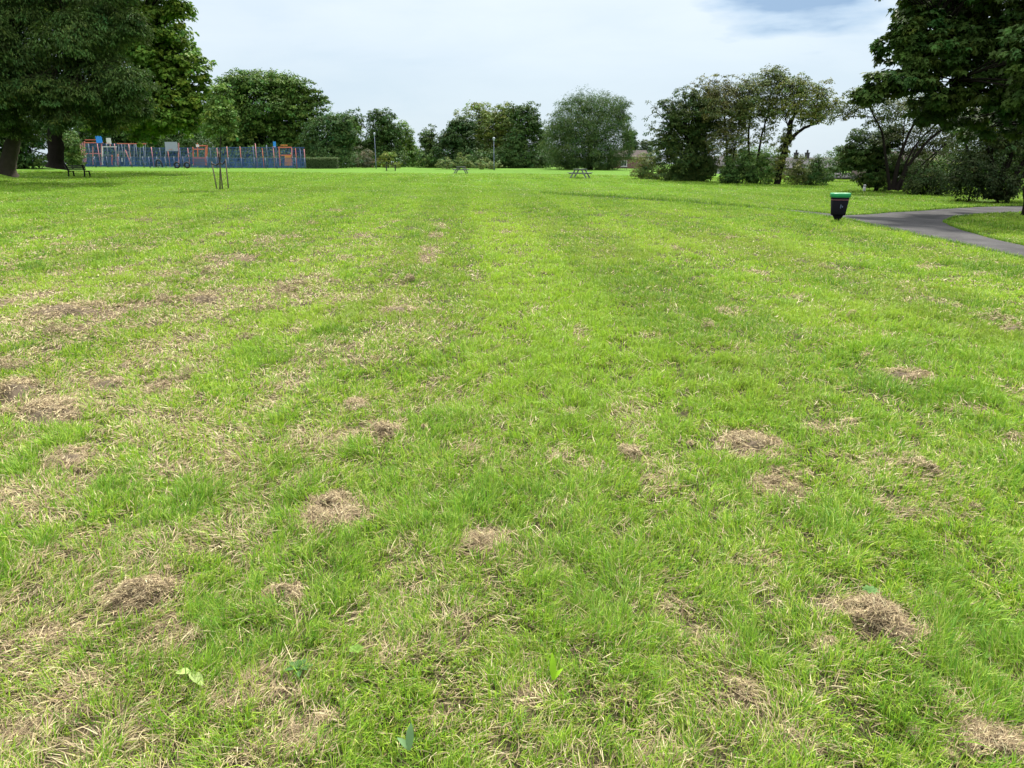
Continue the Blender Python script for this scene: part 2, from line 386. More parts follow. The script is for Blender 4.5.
GREENS = [(.200, .355, .020), (.290, .425, .032), (.095, .225, .018), (.42, .49, .10), (.155, .30, .036)]
STRAWS = [(.46, .38, .20), (.32, .25, .145), (.60, .53, .31), (.17, .125, .075), (.40, .32, .185)]
def lawn():
    # sample distance with density ~ d^-1.7, angle in a sector a little wider than the frame
    N = 1880000
    dmin, dmax = .55, 75.0
    tab = np.geomspace(dmin, dmax, 4000); dens = np.minimum(1, (tab / 2.3) ** -1.85) * (1 - .0 * tab)
    cdf = np.cumsum(dens * tab * np.gradient(tab)); cdf /= cdf[-1]
    d = np.interp(rng.random(N), cdf, tab)
    hwid = d * (.77 + .20 * np.exp(-(d - 1) / 1.6)) + .12; x = rng.uniform(-1, 1, N) * hwid; mg = rng.random(N) < .22 * np.clip(4 / d, .35, 1.3)
    x = np.where(mg, np.sign(x) * (hwid + rng.random(N) ** 1.2 * (2.2 + .12 * d)), x); y = d.copy(); d = np.hypot(x, y)
    k = ~on_path(x, y) & (y < 75); x, y, d = x[k], y[k], d[k]
    # tufts: pull some blades toward tuft centres
    s = straw(x, y); l = lush(x, y) * (1 - .8 * s)
    lv = np.clip(np.log2(np.maximum(1, d / 3)), 0, 4.99); lo = np.floor(lv); fl = lv - lo; tf = np.zeros(len(x))
    for q in range(6):
        wq = np.where(lo == q, 1 - fl, np.where(lo == q - 1, fl, 0.0)); kq = wq > 0; fq = 15 / 2 ** q
        tf[kq] += wq[kq] * (.55 * vnoise(x[kq] * fq, y[kq] * fq * .85, 201 + q) + .45 * vnoise(x[kq] * fq * 2.2, y[kq] * fq * 1.9, 221 + q))
    keep = rng.random(len(x)) < (1 - .45 * s - .35 * sstep(.6, .9, s)) * (.35 + .9 * sstep(.25, .6, tf)); x, y, d, s, l, tf = [q[keep] for q in (x, y, d, s, l, tf)]
    n = len(x); z = gz(x, y)
    fade = 1 - .85 * sstep(7, 26, d); dry = rng.random(n) < np.clip((.13 - .09 * l) * fade + .64 * s * (1 - .3 * sstep(14, 26, d)), 0, .85)
    k1 = np.maximum(1, d / 2.5)
    w = .0027 * k1 ** .86 * rng.uniform(.6, 1.35, n)
    L = (.036 + .030 * rng.random(n) + .050 * l * rng.random(n)) * (1 + .35 * np.clip(d / 30, 0, 1)) * np.where(rng.random(n) < .04, 1.6, 1)
    und = (~dry) & (rng.random(n) < .22)
    L = L * np.where(dry, .95, .62 + .8 * sstep(.3, .75, tf))
    tn = fbm(x * 3, y * 3, 101, 2) * 2 * math.pi * 2
    phi = tn + rng.normal(0, 1.1, n)
    a0 = np.abs(rng.normal(.32, .26, n)); a1 = a0 + np.abs(rng.normal(.55, .40, n))
    a0 = np.where(dry, rng.uniform(.95, 1.5, n), a0); a1 = np.where(dry, a0 + rng.normal(.1, .25, n), a1)
    a0 = np.where(und, rng.uniform(.7, 1.45, n), a0); a1 = np.where(und, a0 + .2, a1)
    zoff = np.where(dry, rng.uniform(.0, .022, n), -.003)
    pale = fbm(x * .5, y * .35, 111, 3)
    c = pick(GREENS, [4, 3.2, 2.4, 1.5, 1.5], n); cs = pick(STRAWS, [3, 3, 2, 1.4, 2], n)
    dark = np.array([.085, .21, .018]); f = (l * .45)[:, None]; c = c * (1 - f) + dark * f
    py_ = sstep(.5, .72, pale)[:, None] * .5; c = c * (1 - py_) + np.array([.30, .40, .05]) * py_
    xr = x + .063 * y; band = np.exp(-((xr - .9) / 1.5) ** 2) * sstep(2.5, 6, d) * (1 - .5 * sstep(30, 50, d))
    stripe = sstep(-.4, .4, np.sin(2 * math.pi * (xr - .15) / 3.4) + 1.2 * (fbm(x * .6, y * .3, 411, 2) - .5)); bm = (.26 * band + .20 * stripe * sstep(3, 8, d))[:, None]
    c = c * (1 - bm) + np.array([.30, .45, .030]) * bm; c = c * (1 - .16 * ((1 - stripe) * sstep(4, 10, d))[:, None])
    fd = sstep(12, 40, d)[:, None] * .6; c = c * (1 - fd) + np.array([.140, .265, .020]) * fd * (.6 + .8 * fbm(x * .16, y * .3, 301, 3))[:, None]
    c = np.where(und[:, None], pick([(.17, .25, .02), (.30, .30, .06), (.09, .15, .02), (.38, .34, .13)], [3, 2, 2, 1.2], n), c)
    c = np.where(dry[:, None], cs, c) * (1 + rng.uniform(-.27, .22, n) * (1 - .5 * sstep(8, 30, d)))[:, None]
    P = np.stack([x, y, z + zoff], 1)
    V, q, t = blades(P, phi, a0, a1, L, w, rng.uniform(-.9, .9, n))
    o = build('lawn_grass', V, [q, t], M_blade, None, np.repeat(c, 5, 0)); tag(o, 'bright green lawn grass with yellow and straw coloured blades', 'grass', kind='stuff')
    # taller fringe along both edges of the path
    Ps = []
    for A, B in STRIPS:
        for E, other in ((A, B), (B, A)):
            seg = np.linalg.norm(np.diff(E, axis=0), axis=1); cum = np.concatenate([[0], np.cumsum(seg)]); m_ = int(cum[-1] * 130)
            tt = rng.random(m_) * cum[-1]; ex = np.interp(tt, cum, E[:, 0]); ey = np.interp(tt, cum, E[:, 1]); ox = np.interp(tt, cum, other[:, 0]); oy = np.interp(tt, cum, other[:, 1])
            dx, dy = ex - ox, ey - oy; ln = np.hypot(dx, dy) + 1e-6; off = np.abs(rng.normal(0, .09, m_)) - .015 - .16 * sstep(.45, .8, fbm(ex * 1.3, ey * 1.3, 77, 3)) * rng.random(m_); far_ = on_path(ex + dx / ln * .3, ey + dy / ln * .3); off[far_] = 99
            Ps.append(np.stack([ex + dx / ln * off, ey + dy / ln * off], 1))
    P2 = np.concatenate(Ps); P2 = P2[(P2[:, 1] < 90) & (P2[:, 1] > 8) & (np.abs(P2[:, 0] / P2[:, 1]) < .85)]; n = len(P2); d = np.hypot(P2[:, 0], P2[:, 1])
    P = np.stack([P2[:, 0], P2[:, 1], gz(P2[:, 0], P2[:, 1])], 1)
    V, q, t = blades(P, rng.uniform(0, 6.3, n), np.abs(rng.normal(.25, .25, n)), np.abs(rng.normal(.8, .4, n)), rng.uniform(.05, .14, n) * np.where(P2[:, 0] < 9.5, 1.9, 1), .004 * (d / 6) ** .8 * rng.uniform(.7, 1.3, n), rng.uniform(-.8, .8, n))
    c = pick(GREENS, [2, 1, 4, .4, 2], n) * rng.uniform(.5, .95, n)[:, None]
    tag(build('verge_grass', V, [q, t], M_blade, None, np.repeat(c, 5, 0)), 'longer grass fringe along the edges of the tarmac path', 'grass', kind='stuff')
lawn()

# ------------------------------------------------------------------ dried clippings
def strands(c, hw, hd, an, h, n, dd):
    r = np.sqrt(rng.random(n)) ** 1.1; th = rng.uniform(0, 2 * math.pi, n)
    wob = .45 + .75 * vnoise(th * 1.3 + c[0] * 7, np.full(n, c[1] * 5), 5) + .35 * vnoise(th * 4 + c[0] * 3, np.full(n, c[1] * 9), 6)
    wob = np.where(rng.random(n) < .16, wob * rng.uniform(1, 1.55, n), wob)
    sub = np.clip(rng.normal(0, .48, (6, 2)), -.7, .7); sub[0] = 0; si = rng.integers(0, 6, n); ss = np.array([.8, .55, .5, .42, .35, .3])[si]
    u = (r * np.cos(th) * wob * ss + sub[si, 0]) * hw; v = (r * np.sin(th) * wob * ss + sub[si, 1]) * hd; r = np.minimum(1, np.hypot(u / hw, v / hd))
    ca, sa = math.cos(an), math.sin(an); x = c[0] + u * ca + v * sa; y = c[1] - u * sa + v * ca
    lump = .45 + .75 * vnoise(x * 14, y * 14, 8)
    hole = sstep(.22, .42, vnoise(x * 22, y * 22, 88)); top = (.72 + .9 * min(1, dd / 8)) * h * np.clip(1 - r ** 2.2, 0, 1) * lump * (.35 + .75 * hole)
    z = gz(x, y) + .006 + top * rng.random(n) ** .45
    L = rng.uniform(.014, .055, n) * min(1.25, .6 + hw * 2.5); w = .0021 * max(1, dd / 2.6) ** .8 * rng.uniform(.6, 1.4, n)
    a0 = rng.normal(1.42, .30, n); a1 = a0 + rng.normal(.15, .45, n)
    phi = rng.normal(vnoise(x * 5, y * 5, 77) * 9, 1.1, n)
    c_ = pick(STRAWS, [3, 3.2, 1.2, 2.8, 2.4], n) * np.array([.97, .95, .97]) * rng.uniform(.45, 1.2, n)[:, None]
    P = np.stack([x, y, z], 1); P -= np.stack([np.cos(phi), np.sin(phi), 0 * phi], 1) * (L * .45)[:, None]
    return blades(P, phi, a0, a1, L, w, rng.uniform(-.7, .7, n)), np.repeat(c_, 5, 0)

loose = []
for k in range(-5, 5):
    for _ in range(26 if k <= 0 else 9):
        yy = 3.2 * (10 ** rng.uniform(0, .93)); xx = 1.7 * k - .7 - .063 * yy + rng.normal(0, .16)
        if abs(xx) > .8 * yy + .3 or fbm(np.array([xx * .5]), np.array([yy * .4]), 57, 2)[0] < .40: continue
        dd = math.hypot(xx, yy); hw = rng.uniform(.06, .20); (V, q, t), cc = strands(np.array([xx, yy, float(gz(xx, yy))]), hw, hw * rng.uniform(1.0, 2.6), rng.normal(0, .5), rng.uniform(.03, .075) * (1 + .3 * min(1, dd / 10)), int(np.clip(hw * hw * 5 * (F / dd) ** 2 * .9, 40, 900)), dd)
        loose.append((V, q, t, cc * .85))
for (px, py, w, sq, stg, h, lab), (c, hw, hd, an) in zip(PATCH, PW):
    dd = math.hypot(c[0], c[1]); area_px = w * w * sq
    n = int(np.clip(area_px * (1.7 if lab else .34) * stg, 100, 6000))
    (V, q, t), cc = strands(c, hw, hd, an, h, n, dd)
    if lab is None:
        loose.append((V, q, t, cc)); continue
    for _ in range(4):
        a_ = rng.uniform(0, 6.28); k_ = rng.uniform(.9, 1.9); c3 = c + np.array([math.cos(a_) * hw * k_, math.sin(a_) * hd * k_, 0]); h3 = hw * rng.uniform(.15, .4)
        (V3, q3, t3), cc3 = strands(c3, h3, h3 * rng.uniform(.6, 1.4), rng.uniform(0, 3), h * .4, int(n * .09) + 20, dd); loose.append((V3, q3, t3, cc3))
    # matted core under the strands
    na, nr = 28, 7; A, R = np.meshgrid(np.arange(na) * 2 * math.pi / na, np.linspace(0, 1, nr))
    wob = .50 + .4 * vnoise(A * 1.3 + c[0] * 7, A * 0 + c[1] * 5, 5); ca, sa = math.cos(an), math.sin(an)
    u = R * np.cos(A) * wob * hw * .9; v = R * np.sin(A) * wob * hd * .9; x = c[0] + u * ca + v * sa; y = c[1] - u * sa + v * ca
    z = gz(x, y) - .004 + h * (.55 + .6 * min(1, math.hypot(c[0], c[1]) / 8)) * np.clip(1 - R ** 2, 0, 1) * (.35 + .8 * vnoise(x * 14, y * 14, 8))
    CV = np.stack([x.ravel(), y.ravel(), z.ravel()], 1); i = np.arange(nr - 1)[:, None] * na; j = np.arange(na)[None, :]; j2 = (j + 1) % na
    cq = np.stack([i + j, i + na + j, i + na + j2, i + j2], -1).reshape(-1, 4)
    nv = len(V); base = c.copy()
    tintc = np.array([.11, .085, .055]) * (.6 + .8 * vnoise(CV[:, 0] * 60, CV[:, 1] * 60, 4))[:, None]
    o = build('grass_clump', np.vstack([V, CV]) - base, [np.concatenate([q, cq + nv]), t], M_straw, None, np.vstack([cc, tintc]))
    o.location = base; tag(o, lab, 'dry grass', 'clumps of dried grass cuttings on the lawn')
off = 0; Vs, qs, ts, cs = [], [], [], []
for V, q, t, cc in loose:
    Vs.append(V); qs.append(q + off); ts.append(t + off); cs.append(cc); off += len(V)
tag(build('dry_clippings', np.concatenate(Vs), [np.concatenate(qs), np.concatenate(ts)], M_straw, None, np.concatenate(cs)), 'loose dried grass clippings scattered over the lawn', 'dry grass', kind='stuff')

# small broad-leaved plants in the turf
def leafshape(L, wd, bend, curl, n=7, lobed=0):
    V = []; 
    for k in range(n):
        t = k / (n - 1); hw = wd * math.sin(math.pi * min(1, (t * .92 + .06))) ** .8 * (1 + (lobed * (k % 2) - lobed * .5 if 0 < k < n - 1 else 0))
        a = bend * t; x = L * t * math.cos(a * .7); z = L * t * math.sin(a)
        if k == n - 1: hw = wd * .04
        V += [[x, -hw, z + curl * hw], [x, 0, z], [x, hw, z + curl * hw]]
    q = []
    for k in range(n - 1):
        for s in (0, 1): q.append([3 * k + s, 3 * k + 3 + s, 3 * k + 4 + s, 3 * k + 1 + s])
    return np.array(V), np.array(q)
def plant(name, label, px, py, leaves, col, z0=.02):
    b = g(px, py); root = empty(name, b, label, 'plant')
    for L, wd, ang, tilt, bend, lob in leaves:
        V, q = leafshape(L, wd, bend, .35, 9, lob)
        c, s = math.cos(tilt), math.sin(tilt); V = np.stack([V[:, 0] * c - V[:, 2] * s, V[:, 1], V[:, 0] * s + V[:, 2] * c], 1)
        c, s = math.cos(ang), math.sin(ang); V = np.stack([V[:, 0] * c - V[:, 1] * s, V[:, 0] * s + V[:, 1] * c, V[:, 2] + z0], 1)
        build('leaf', V, [q], M_leaf, root, np.tile(np.array(col) * rng.uniform(.45, .65), (len(V), 1)), True)
plant('fallen_leaf', 'pale yellow green leaf in two lobes lying on straw at lower left', 192, 684, [(.055, .016, 3.0, .1, -.2, .1), (.07, .018, -.6, .0, -.3, .1)], (.50, .64, .20), .045)
plant('broadleaf_weed', 'bluish green weed with scalloped leaves right of the pale fallen leaf', 300, 676, [(l_, .011, a, t_, -.4, .3) for l_, a, t_ in ((.05, .2, .5), (.04, 1.0, .8), (.055, 1.9, .3), (.045, 2.7, .6), (.05, 3.4, .4), (.035, 4.2, .9), (.05, 5.0, .5), (.045, 5.7, .7))], (.09, .20, .05), .03)
plant('dock_leaf', 'single upright bright green blade shaped leaf below the centre of the lawn', 553, 694, [(.085, .011, 1.6, 1.15, -.2, .15), (.05, .008, .6, .9, -.3, .15)], (.30, .55, .02), .055)
plant('plantain', 'upright grey green tongue shaped leaf at the bottom edge', 410, 764, [(.075, .012, 1.5, 1.2, -.2, 0), (.05, .01, 2.6, .8, -.3, 0)], (.20, .36, .14), .05)
plant('clover', 'small pale green clover rosette between the fallen leaf and the middle', 357, 660, [(.028, .012, a, .5, -.2, 0) for a in (.3, 1.6, 2.7, 3.9, 5.2)], (.22, .38, .06), .04)
plant('creeping_weed', 'low mint green weed just behind the thick pale brown heap', 868, 604, [(.035, .009, a, .5, -.3, .25) for a in (.1, .8, 1.7, 2.6, 3.2, 4.1, 4.8, 5.6)], (.13, .28, .06), .06)

# ------------------------------------------------------------------ trees
STAR = np.array([[0, 0], [.30, -.30], [.34, -.10], [.62, -.42], [.62, -.14], [1, 0], [.62, .14], [.62, .42], [.34, .10], [.30, .30]])
def leaves(C, Nrm, tipd, size, tint, shape='rhomb', asp=.5):
    n = len(C); Nrm = Nrm / (np.linalg.norm(Nrm, axis=1)[:, None] + 1e-9)
    t = tipd - Nrm * np.sum(tipd * Nrm, 1)[:, None]; t /= np.linalg.norm(t, axis=1)[:, None] + 1e-9; b = np.cross(Nrm, t)
    S = size[:, None]
    if shape == 'star':
        V = C[:, None, :] + S[:, :, None] * (STAR[None, :, :1] * t[:, None, :] + STAR[None, :, 1:] * 1.25 * b[:, None, :]); k = 10
        V[:, 5] -= Nrm * S * .18; V[:, 3] -= Nrm * S * .1; V[:, 7] -= Nrm * S * .1
        i = np.arange(n)[:, None] * 10
        q = np.concatenate([i + np.array([[0, 1, 2, 0]])[:, :3], i + np.array([[0, 2, 3]]), i + np.array([[0, 3, 4]]), i + np.array([[0, 4, 5]]), i + np.array([[0, 5, 6]]), i + np.array([[0, 6, 7]]), i + np.array([[0, 7, 8]]), i + np.array([[0, 8, 9]])])
        return V.reshape(-1, 3), q, np.repeat(tint, 10, 0)
    V = np.stack([C, C + t * S * .5 + b * S * asp * .5 + Nrm * S * .06, C + t * S - Nrm * S * .10, C + t * S * .5 - b * S * asp * .5 + Nrm * S * .06], 1)
    i = np.arange(n)[:, None] * 4
    return V.reshape(-1, 3), i + np.array([[0, 1, 2, 3]]), np.repeat(tint, 4, 0)

def limb(mb, a, b, r0, r1, n=6, sag=.0, wig=.06, seg=7):
    a = np.array(a, float); b = np.array(b, float); t = np.linspace(0, 1, seg)[:, None]; L = np.linalg.norm(b - a)
    p = a + (b - a) * t; p[:, 2] += sag * L * (t[:, 0] * (1 - t[:, 0])) * 4 * .25
    jit = rng.normal(0, wig * L / seg, p.shape); jit[0] = 0; jit[-1] *= .3; p += np.cumsum(jit, 0) * .6 * (1 - .0 * t)
    mb.tube(p, r0 + (r1 - r0) * t[:, 0] ** .8, n, cap=False); return p

def tree(name, label, cat, group, bpx, Y, lobes, col, leaf=.25, cov=3.2, trunk=None, stems=None, bark=None, droop=.2, shape='rhomb', asp=.55, sparse=0, twig=.35, tr=.25, var=.18, base=None, trunk_top=.45, clus=.16, inner=.3, floor_=-1):
    """lobes: (px, py, rx px, ry px[, depth offset m[, density]]) seen from the camera; each becomes a real ellipsoid of leaf clusters."""
    b = foot(bpx, Y) if base is None else np.array(base); Y = b[1]
    root = empty(name, b, label, cat, group)
    E = []
    if cat == 'tree' and name not in ('hawthorn_tree', 'leaning_tree', 'willow_tree'):
        l2 = []
        for l in lobes:
            l = list(l) + [0] * (5 - len(l)) + [1] * (6 - max(5, len(l)))
            if max(l[2], l[3]) < 13 or l[5] < .35: l2.append(l + [1.0]); continue
            cs_ = .9 if Y > 100 else .74; l2.append([l[0], l[1], l[2] * cs_, l[3] * cs_, l[4], l[5] * (1.0 if Y > 100 else .75), .95]); sm = mpp(np.array([b[0], Y, b[2] + 3]))
            big = max(l[2], l[3]) > 34
            for _ in range(11 if big else 7):
                q = rng.normal(size=3); q /= np.linalg.norm(q); q[1] = -abs(q[1]) if rng.random() < .6 else q[1]
                k = rng.uniform(.26, .42) if big else rng.uniform(.32, .5)
                l2.append([l[0] + q[0] * l[2] * .74, l[1] - q[2] * l[3] * .74, l[2] * k * 1.1, l[3] * k * .9, l[4] + q[1] * l[2] * .6 * sm, l[5] * 1.05, rng.uniform(.86, 1.18)])
        lobes = l2
    if Y > 100 and cat == 'tree' and name not in ('willow_tree',):
        xs_ = [l[0] for l in lobes if l[2] > 3]; hwx = max(14, (max(xs_) - min(xs_)) * .7); lobes = list(lobes) + [(sum(xs_) / len(xs_), 158, hwx, 12, -1, 1.3)]; floor_ = -1
    for lb in lobes:
        off = lb[4] if len(lb) > 4 else 0; den = lb[5] if len(lb) > 5 else 1
        c = at(lb[0], lb[1], Y + off); s = mpp(c); rx, rz = lb[2] * s, lb[3] * s
        tf_ = lb[6] if len(lb) > 6 else 1.0
        E.append((c - b, rx, max(rx, min(rz, rx * 1.5)) * .85 if lb[2] > lb[3] * .5 else rx, rz, den, lb[2] * lb[3] * math.pi, tf_))
    Vs, Ts = [], []; CV, CT_, CQ = [], [], []; offv = 0
    wood = MB(); cen = []
    for (c, rx, ry, rz, den, apx, tf_) in E:
        px_leaf = leaf / (mpp(np.array([b[0], Y, b[2] + 3])))
        n = int(cov * den * apx / (.5 * asp * px_leaf ** 2 + .35) * 1.25)
        nl = 34 if name in ('ash_tree', 'willow_tree') else 18; nc = max(6, n // nl)
        d = rng.normal(size=(nc, 3)); d /= np.linalg.norm(d, axis=1)[:, None]; d[:, 2] = np.where(d[:, 2] < floor_, -d[:, 2], d[:, 2])
        rr = np.where(rng.random(nc) < inner, rng.uniform(.25, .75, nc), rng.uniform(.72, 1.04, nc))
        rr *= .88 + .28 * vnoise(d[:, 0] * 2.3 + d[:, 2] * 1.7 + c[0], d[:, 1] * 2.3 + c[2], 15)
        P = c + d * rr[:, None] * np.array([rx, ry, rz]); cen.append((c, P))
        cr = clus * (rx * ry * rz) ** (1 / 3) * rng.uniform(.6, 1.5, nc) + leaf * .5
        ci = np.repeat(np.arange(nc), nl); m_ = len(ci)
        q = rng.normal(size=(m_, 3)); q /= np.linalg.norm(q, axis=1)[:, None]; q *= (rng.random(m_) ** .4)[:, None]; q[:, 2] *= .55
        pos = P[ci] + q * cr[ci][:, None]; pos[:, 2] -= droop * cr[ci] * (q[:, 0] ** 2 + q[:, 1] ** 2)
        out = d[ci] * .55 + q * .5
        nr = out + np.array([0, 0, .75]) + rng.normal(0, .42, (m_, 3))
        td = q * np.array([1, 1, .3]) + d[ci] * .5 + np.array([0, 0, -droop * 2.0 - .1]) + rng.normal(0, .35, (m_, 3))
        ct = tf_ * rng.normal(1, var * .7, nc)[ci]; lt = rng.normal(1, var * .8, m_); hue = rng.normal(0, .10, nc)[ci] + rng.normal(0, .05, m_)
        tint = np.array(col)[None, :] * np.array([1.14, 1.10, .76]) * np.clip(ct * lt, .45, 1.7)[:, None]; tint[:, 0] *= 1 + hue * 1.3; tint[:, 2] *= 1 - hue * .6
        V, f, T = leaves(pos, nr, td, leaf * rng.uniform(.65, 1.3, m_), np.clip(tint, .005, .8), shape, asp)
        CV.append(V); CQ.append(f + offv); CT_.append(T); offv += len(V)
    build('crown', np.concatenate(CV), [np.concatenate(CQ)], M_leaf, root, np.concatenate(CT_))
    # wood
    s = mpp(np.array([b[0], Y, b[2] + 2]))
    if stems is None:
        tops = max(e[0][2] for e in E); mc = np.mean([e[0] for e in E], 0)
        tt = np.array([mc[0] * .45, mc[1] * .45, max(.4, tops * trunk_top)])
        stems = [([(0, 0, -.1), tuple(tt * np.array([.25, .3, .5])), tuple(tt)], tr, tr * .6)]
    else:
        st2 = []
        for pts, r0, r1 in stems:
            st2.append(([tuple((at(p[0], p[1], Y + (p[2] if len(p) > 2 else 0)) - b)) for p in pts], r0, r1))
        stems = st2
    ends = []
    for pts, r0, r1 in stems:
        pts = np.array(pts, float); k = len(pts); t = np.linspace(0, k - 1, k * 5); p = np.stack([np.interp(t, np.arange(k), pts[:, q]) for q in range(3)], 1)
        for _ in range(3): p[1:-1] = .25 * p[:-2] + .5 * p[1:-1] + .25 * p[2:]
        p += rng.normal(0, .03 * r0 / .2, p.shape) * np.linspace(0, 1, len(p))[:, None]
        rad = r0 + (r1 - r0) * np.linspace(0, 1, len(p)); rad[0] *= 1.5; rad[1] *= 1.15
        wood.tube(p, rad, 16 if r0 > .2 else 9, False, .16 if r0 > .2 else 0); ends.append((p, r1, r0))
    for (c, P), e in zip(cen, E):
        best = min(ends, key=lambda q: np.linalg.norm(q[0][-1] - c)); p0 = best[0][int(len(best[0]) * rng.uniform(.72, .99))] if len(best[0]) > 3 else best[0][-1]
        rl = max(.015, min(best[1] * .85, .06 * math.sqrt(e[1]))); pl = limb(wood, p0, c * .93 + P.mean(0) * .07, rl, rl * .35, 6, .12)
        k = int(len(P) * twig); k = min(k, 12)
        for i in rng.choice(len(P), k, replace=False):
            a = pl[rng.integers(2, len(pl))]; limb(wood, a, P[i], rl * .38, max(.008, rl * .1), 4, .1, .08, 5)
    wood.build('trunk', bark or M_bark, root, True)
    return root

GA = 'trees and bushes round the edge of the park'
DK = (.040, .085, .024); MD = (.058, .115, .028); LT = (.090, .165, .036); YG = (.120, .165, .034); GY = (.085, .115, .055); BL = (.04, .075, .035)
# left of the lawn
tree('ash_tree', 'large dark drooping tree at the left edge with a bare curved trunk', 'tree', GA, 7, 46,
     [(-60, 10, 105, 90, 2), (40, 30, 80, 70, 0), (98, 80, 50, 46, -1), (20, 100, 55, 32, -2), (-70, 95, 85, 45, 0), (60, -60, 110, 60, 1), (115, 20, 32, 42, 0), (62, 108, 42, 28, -2), (-20, 60, 70, 50, -3), (140, 108, 14, 18, 0), (112, 118, 24, 16, 0), (15, 128, 26, 12, -1, .6)],
     (.050, .092, .029), .20, 3.0, stems=[([(7, 174), (9, 158), (15, 135), (14, 108), (22, 70)], .42, .28), ([(14, 112), (-20, 70), (-50, 30)], .26, .12), ([(16, 108), (55, 70), (90, 50)], .22, .1)], bark=M_barkp, droop=.6, asp=.34, clus=.26, var=.30, floor_=-.5)
tree('sycamore_tree', 'tall sycamore with a thick dark trunk whose lighter crown reaches over the playground', 'tree', GA, 55, 66,
     [(165, 25, 36, 30, 0), (186, 72, 28, 20, 0, .8), (150, 106, 36, 26, -1), (193, 104, 20, 20, 0), (120, 55, 42, 50, 0), (150, -28, 52, 36, 0), (60, 0, 85, 70, 2), (100, 122, 30, 14, 0), (178, 128, 22, 14, 0), (168, 62, 18, 14, 0, .7), (40, 100, 60, 26, 2), (184, 46, 12, 6, 0, .7), (202, 84, 9, 7, 0, .9), (160, 66, 34, 34, 2), (205, 118, 10, 14, 0), (150, 132, 30, 12, 1), (130, 20, 40, 40, 2)],
     (.105, .185, .036), .32, 5.0, stems=[([(56, 168), (56, 150), (54, 125), (60, 90)], .62, .42), ([(57, 120), (95, 80), (140, 40)], .4, .15), ([(57, 125), (110, 112), (165, 104)], .32, .12)], droop=.3, asp=.8, clus=.15, floor_=-.5)
tree('dense_shrub', 'dark shrub between the thick sycamore trunk and the climbing frame', 'bush', GA, 72, 84, [(71, 152, 10, 16), (66, 142, 12, 14), (76, 158, 8, 9)], MD, .25, 3.2, tr=.1)
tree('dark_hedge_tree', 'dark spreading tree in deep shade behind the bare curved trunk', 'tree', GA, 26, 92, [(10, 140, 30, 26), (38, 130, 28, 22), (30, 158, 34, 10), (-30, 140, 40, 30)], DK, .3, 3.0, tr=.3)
tree('park_tree', 'dark leafy tree behind the climbing frame on the far left', 'tree', GA, 100, 130, [(95, 120, 30, 30), (120, 130, 26, 26), (80, 145, 24, 20), (110, 150, 34, 14)], DK, .4, 3.0, tr=.3)
tree('park_tree', 'tree standing behind the grey board of the ball court', 'tree', GA, 170, 132, [(150, 130, 26, 26), (180, 120, 26, 26), (200, 140, 22, 20), (165, 150, 34, 14)], MD, .4, 3.0, tr=.3)
tree('young_tree', 'slender young tree held between three timber stakes', 'tree', None, 219, 0,
     [(221, 122, 14, 22), (214, 106, 9, 13), (231, 126, 10, 15), (222, 96, 8, 12), (212, 134, 9, 9)], (.095, .175, .045), .16, 2.3, base=g(220, 190), stems=[([(220, 190), (220, 160), (221, 130), (221, 100)], .03, .015)], bark=M_barkp, clus=.25, floor_=-.5)
tree('oak_tree', 'broad round oak behind the right half of the ball court', 'tree', GA, 264, 118,
     [(266, 105, 42, 32), (238, 122, 26, 26), (292, 96, 26, 22), (264, 82, 34, 13), (298, 124, 24, 22), (236, 90, 20, 18), (318, 108, 14, 15), (268, 135, 30, 16), (225, 108, 16, 24), (248, 76, 10, 7), (250, 152, 30, 12), (238, 143, 24, 14), (292, 143, 24, 14)], (.066, .125, .030), .36, 3.0, tr=.5, asp=.7, trunk_top=.4)
tree('round_tree', 'low round dark tree just right of the oak above the clipped hedge', 'tree', GA, 326, 112, [(328, 136, 22, 22), (342, 132, 13, 20), (312, 142, 13, 16), (328, 152, 24, 13)], (.048, .098, .034), .28, 3.2, tr=.25)
tree('park_tree', 'pale green tree peeping out behind the low round tree', 'tree', GA, 350, 134, [(348, 134, 13, 20), (338, 122, 10, 10), (356, 150, 12, 14)], LT, .36, 2.8, tr=.25)
tree('park_tree', 'dark pointed tree behind the left lamp post', 'tree', GA, 378, 124, [(378, 128, 18, 17), (370, 146, 20, 17), (382, 115, 9, 7), (388, 142, 14, 20), (356, 118, 8, 9)], DK, .34, 3.1, tr=.3)
tree('grey_bush', 'greyish twiggy bush left of the foot of the left lamp post', 'bush', GA, 362, 114, [(362, 155, 10, 11), (370, 160, 8, 6), (354, 161, 8, 6)], (.10, .105, .085), .22, 2.2, tr=.06)
tree('park_tree', 'yellow green tree at the gap in the far treeline', 'tree', GA, 402, 136, [(402, 138, 12, 17), (408, 150, 8, 13), (395, 126, 9, 9), (411, 156, 8, 8)], LT, .36, 2.9, tr=.25)
tree('light_bush', 'light green bush at the foot of the left lamp post', 'bush', GA, 388, 112, [(388, 159, 9, 8), (382, 162, 6, 5), (396, 163, 6, 4)], YG, .22, 2.8, tr=.06)
tree('park_tree', 'small hazy yellow tree low in the gap of the far treeline', 'tree', GA, 414, 165, [(414, 155, 11, 10), (422, 158, 9, 8)], (.10, .14, .05), .4, 2.8, tr=.2)
tree('park_tree', 'narrow dark tree right of the gap in the far treeline', 'tree', GA, 431, 126, [(430, 142, 10, 17), (425, 136, 6, 8), (436, 154, 10, 11)], (.05, .095, .034), .34, 3.1, tr=.25)
tree('park_tree', 'nearly black tree left of the yellow topped trees', 'tree', GA, 458, 122, [(458, 138, 19, 20), (448, 152, 17, 14), (465, 124, 13, 12), (468, 152, 16, 14)], (.036, .074, .026), .34, 3.2, tr=.3)
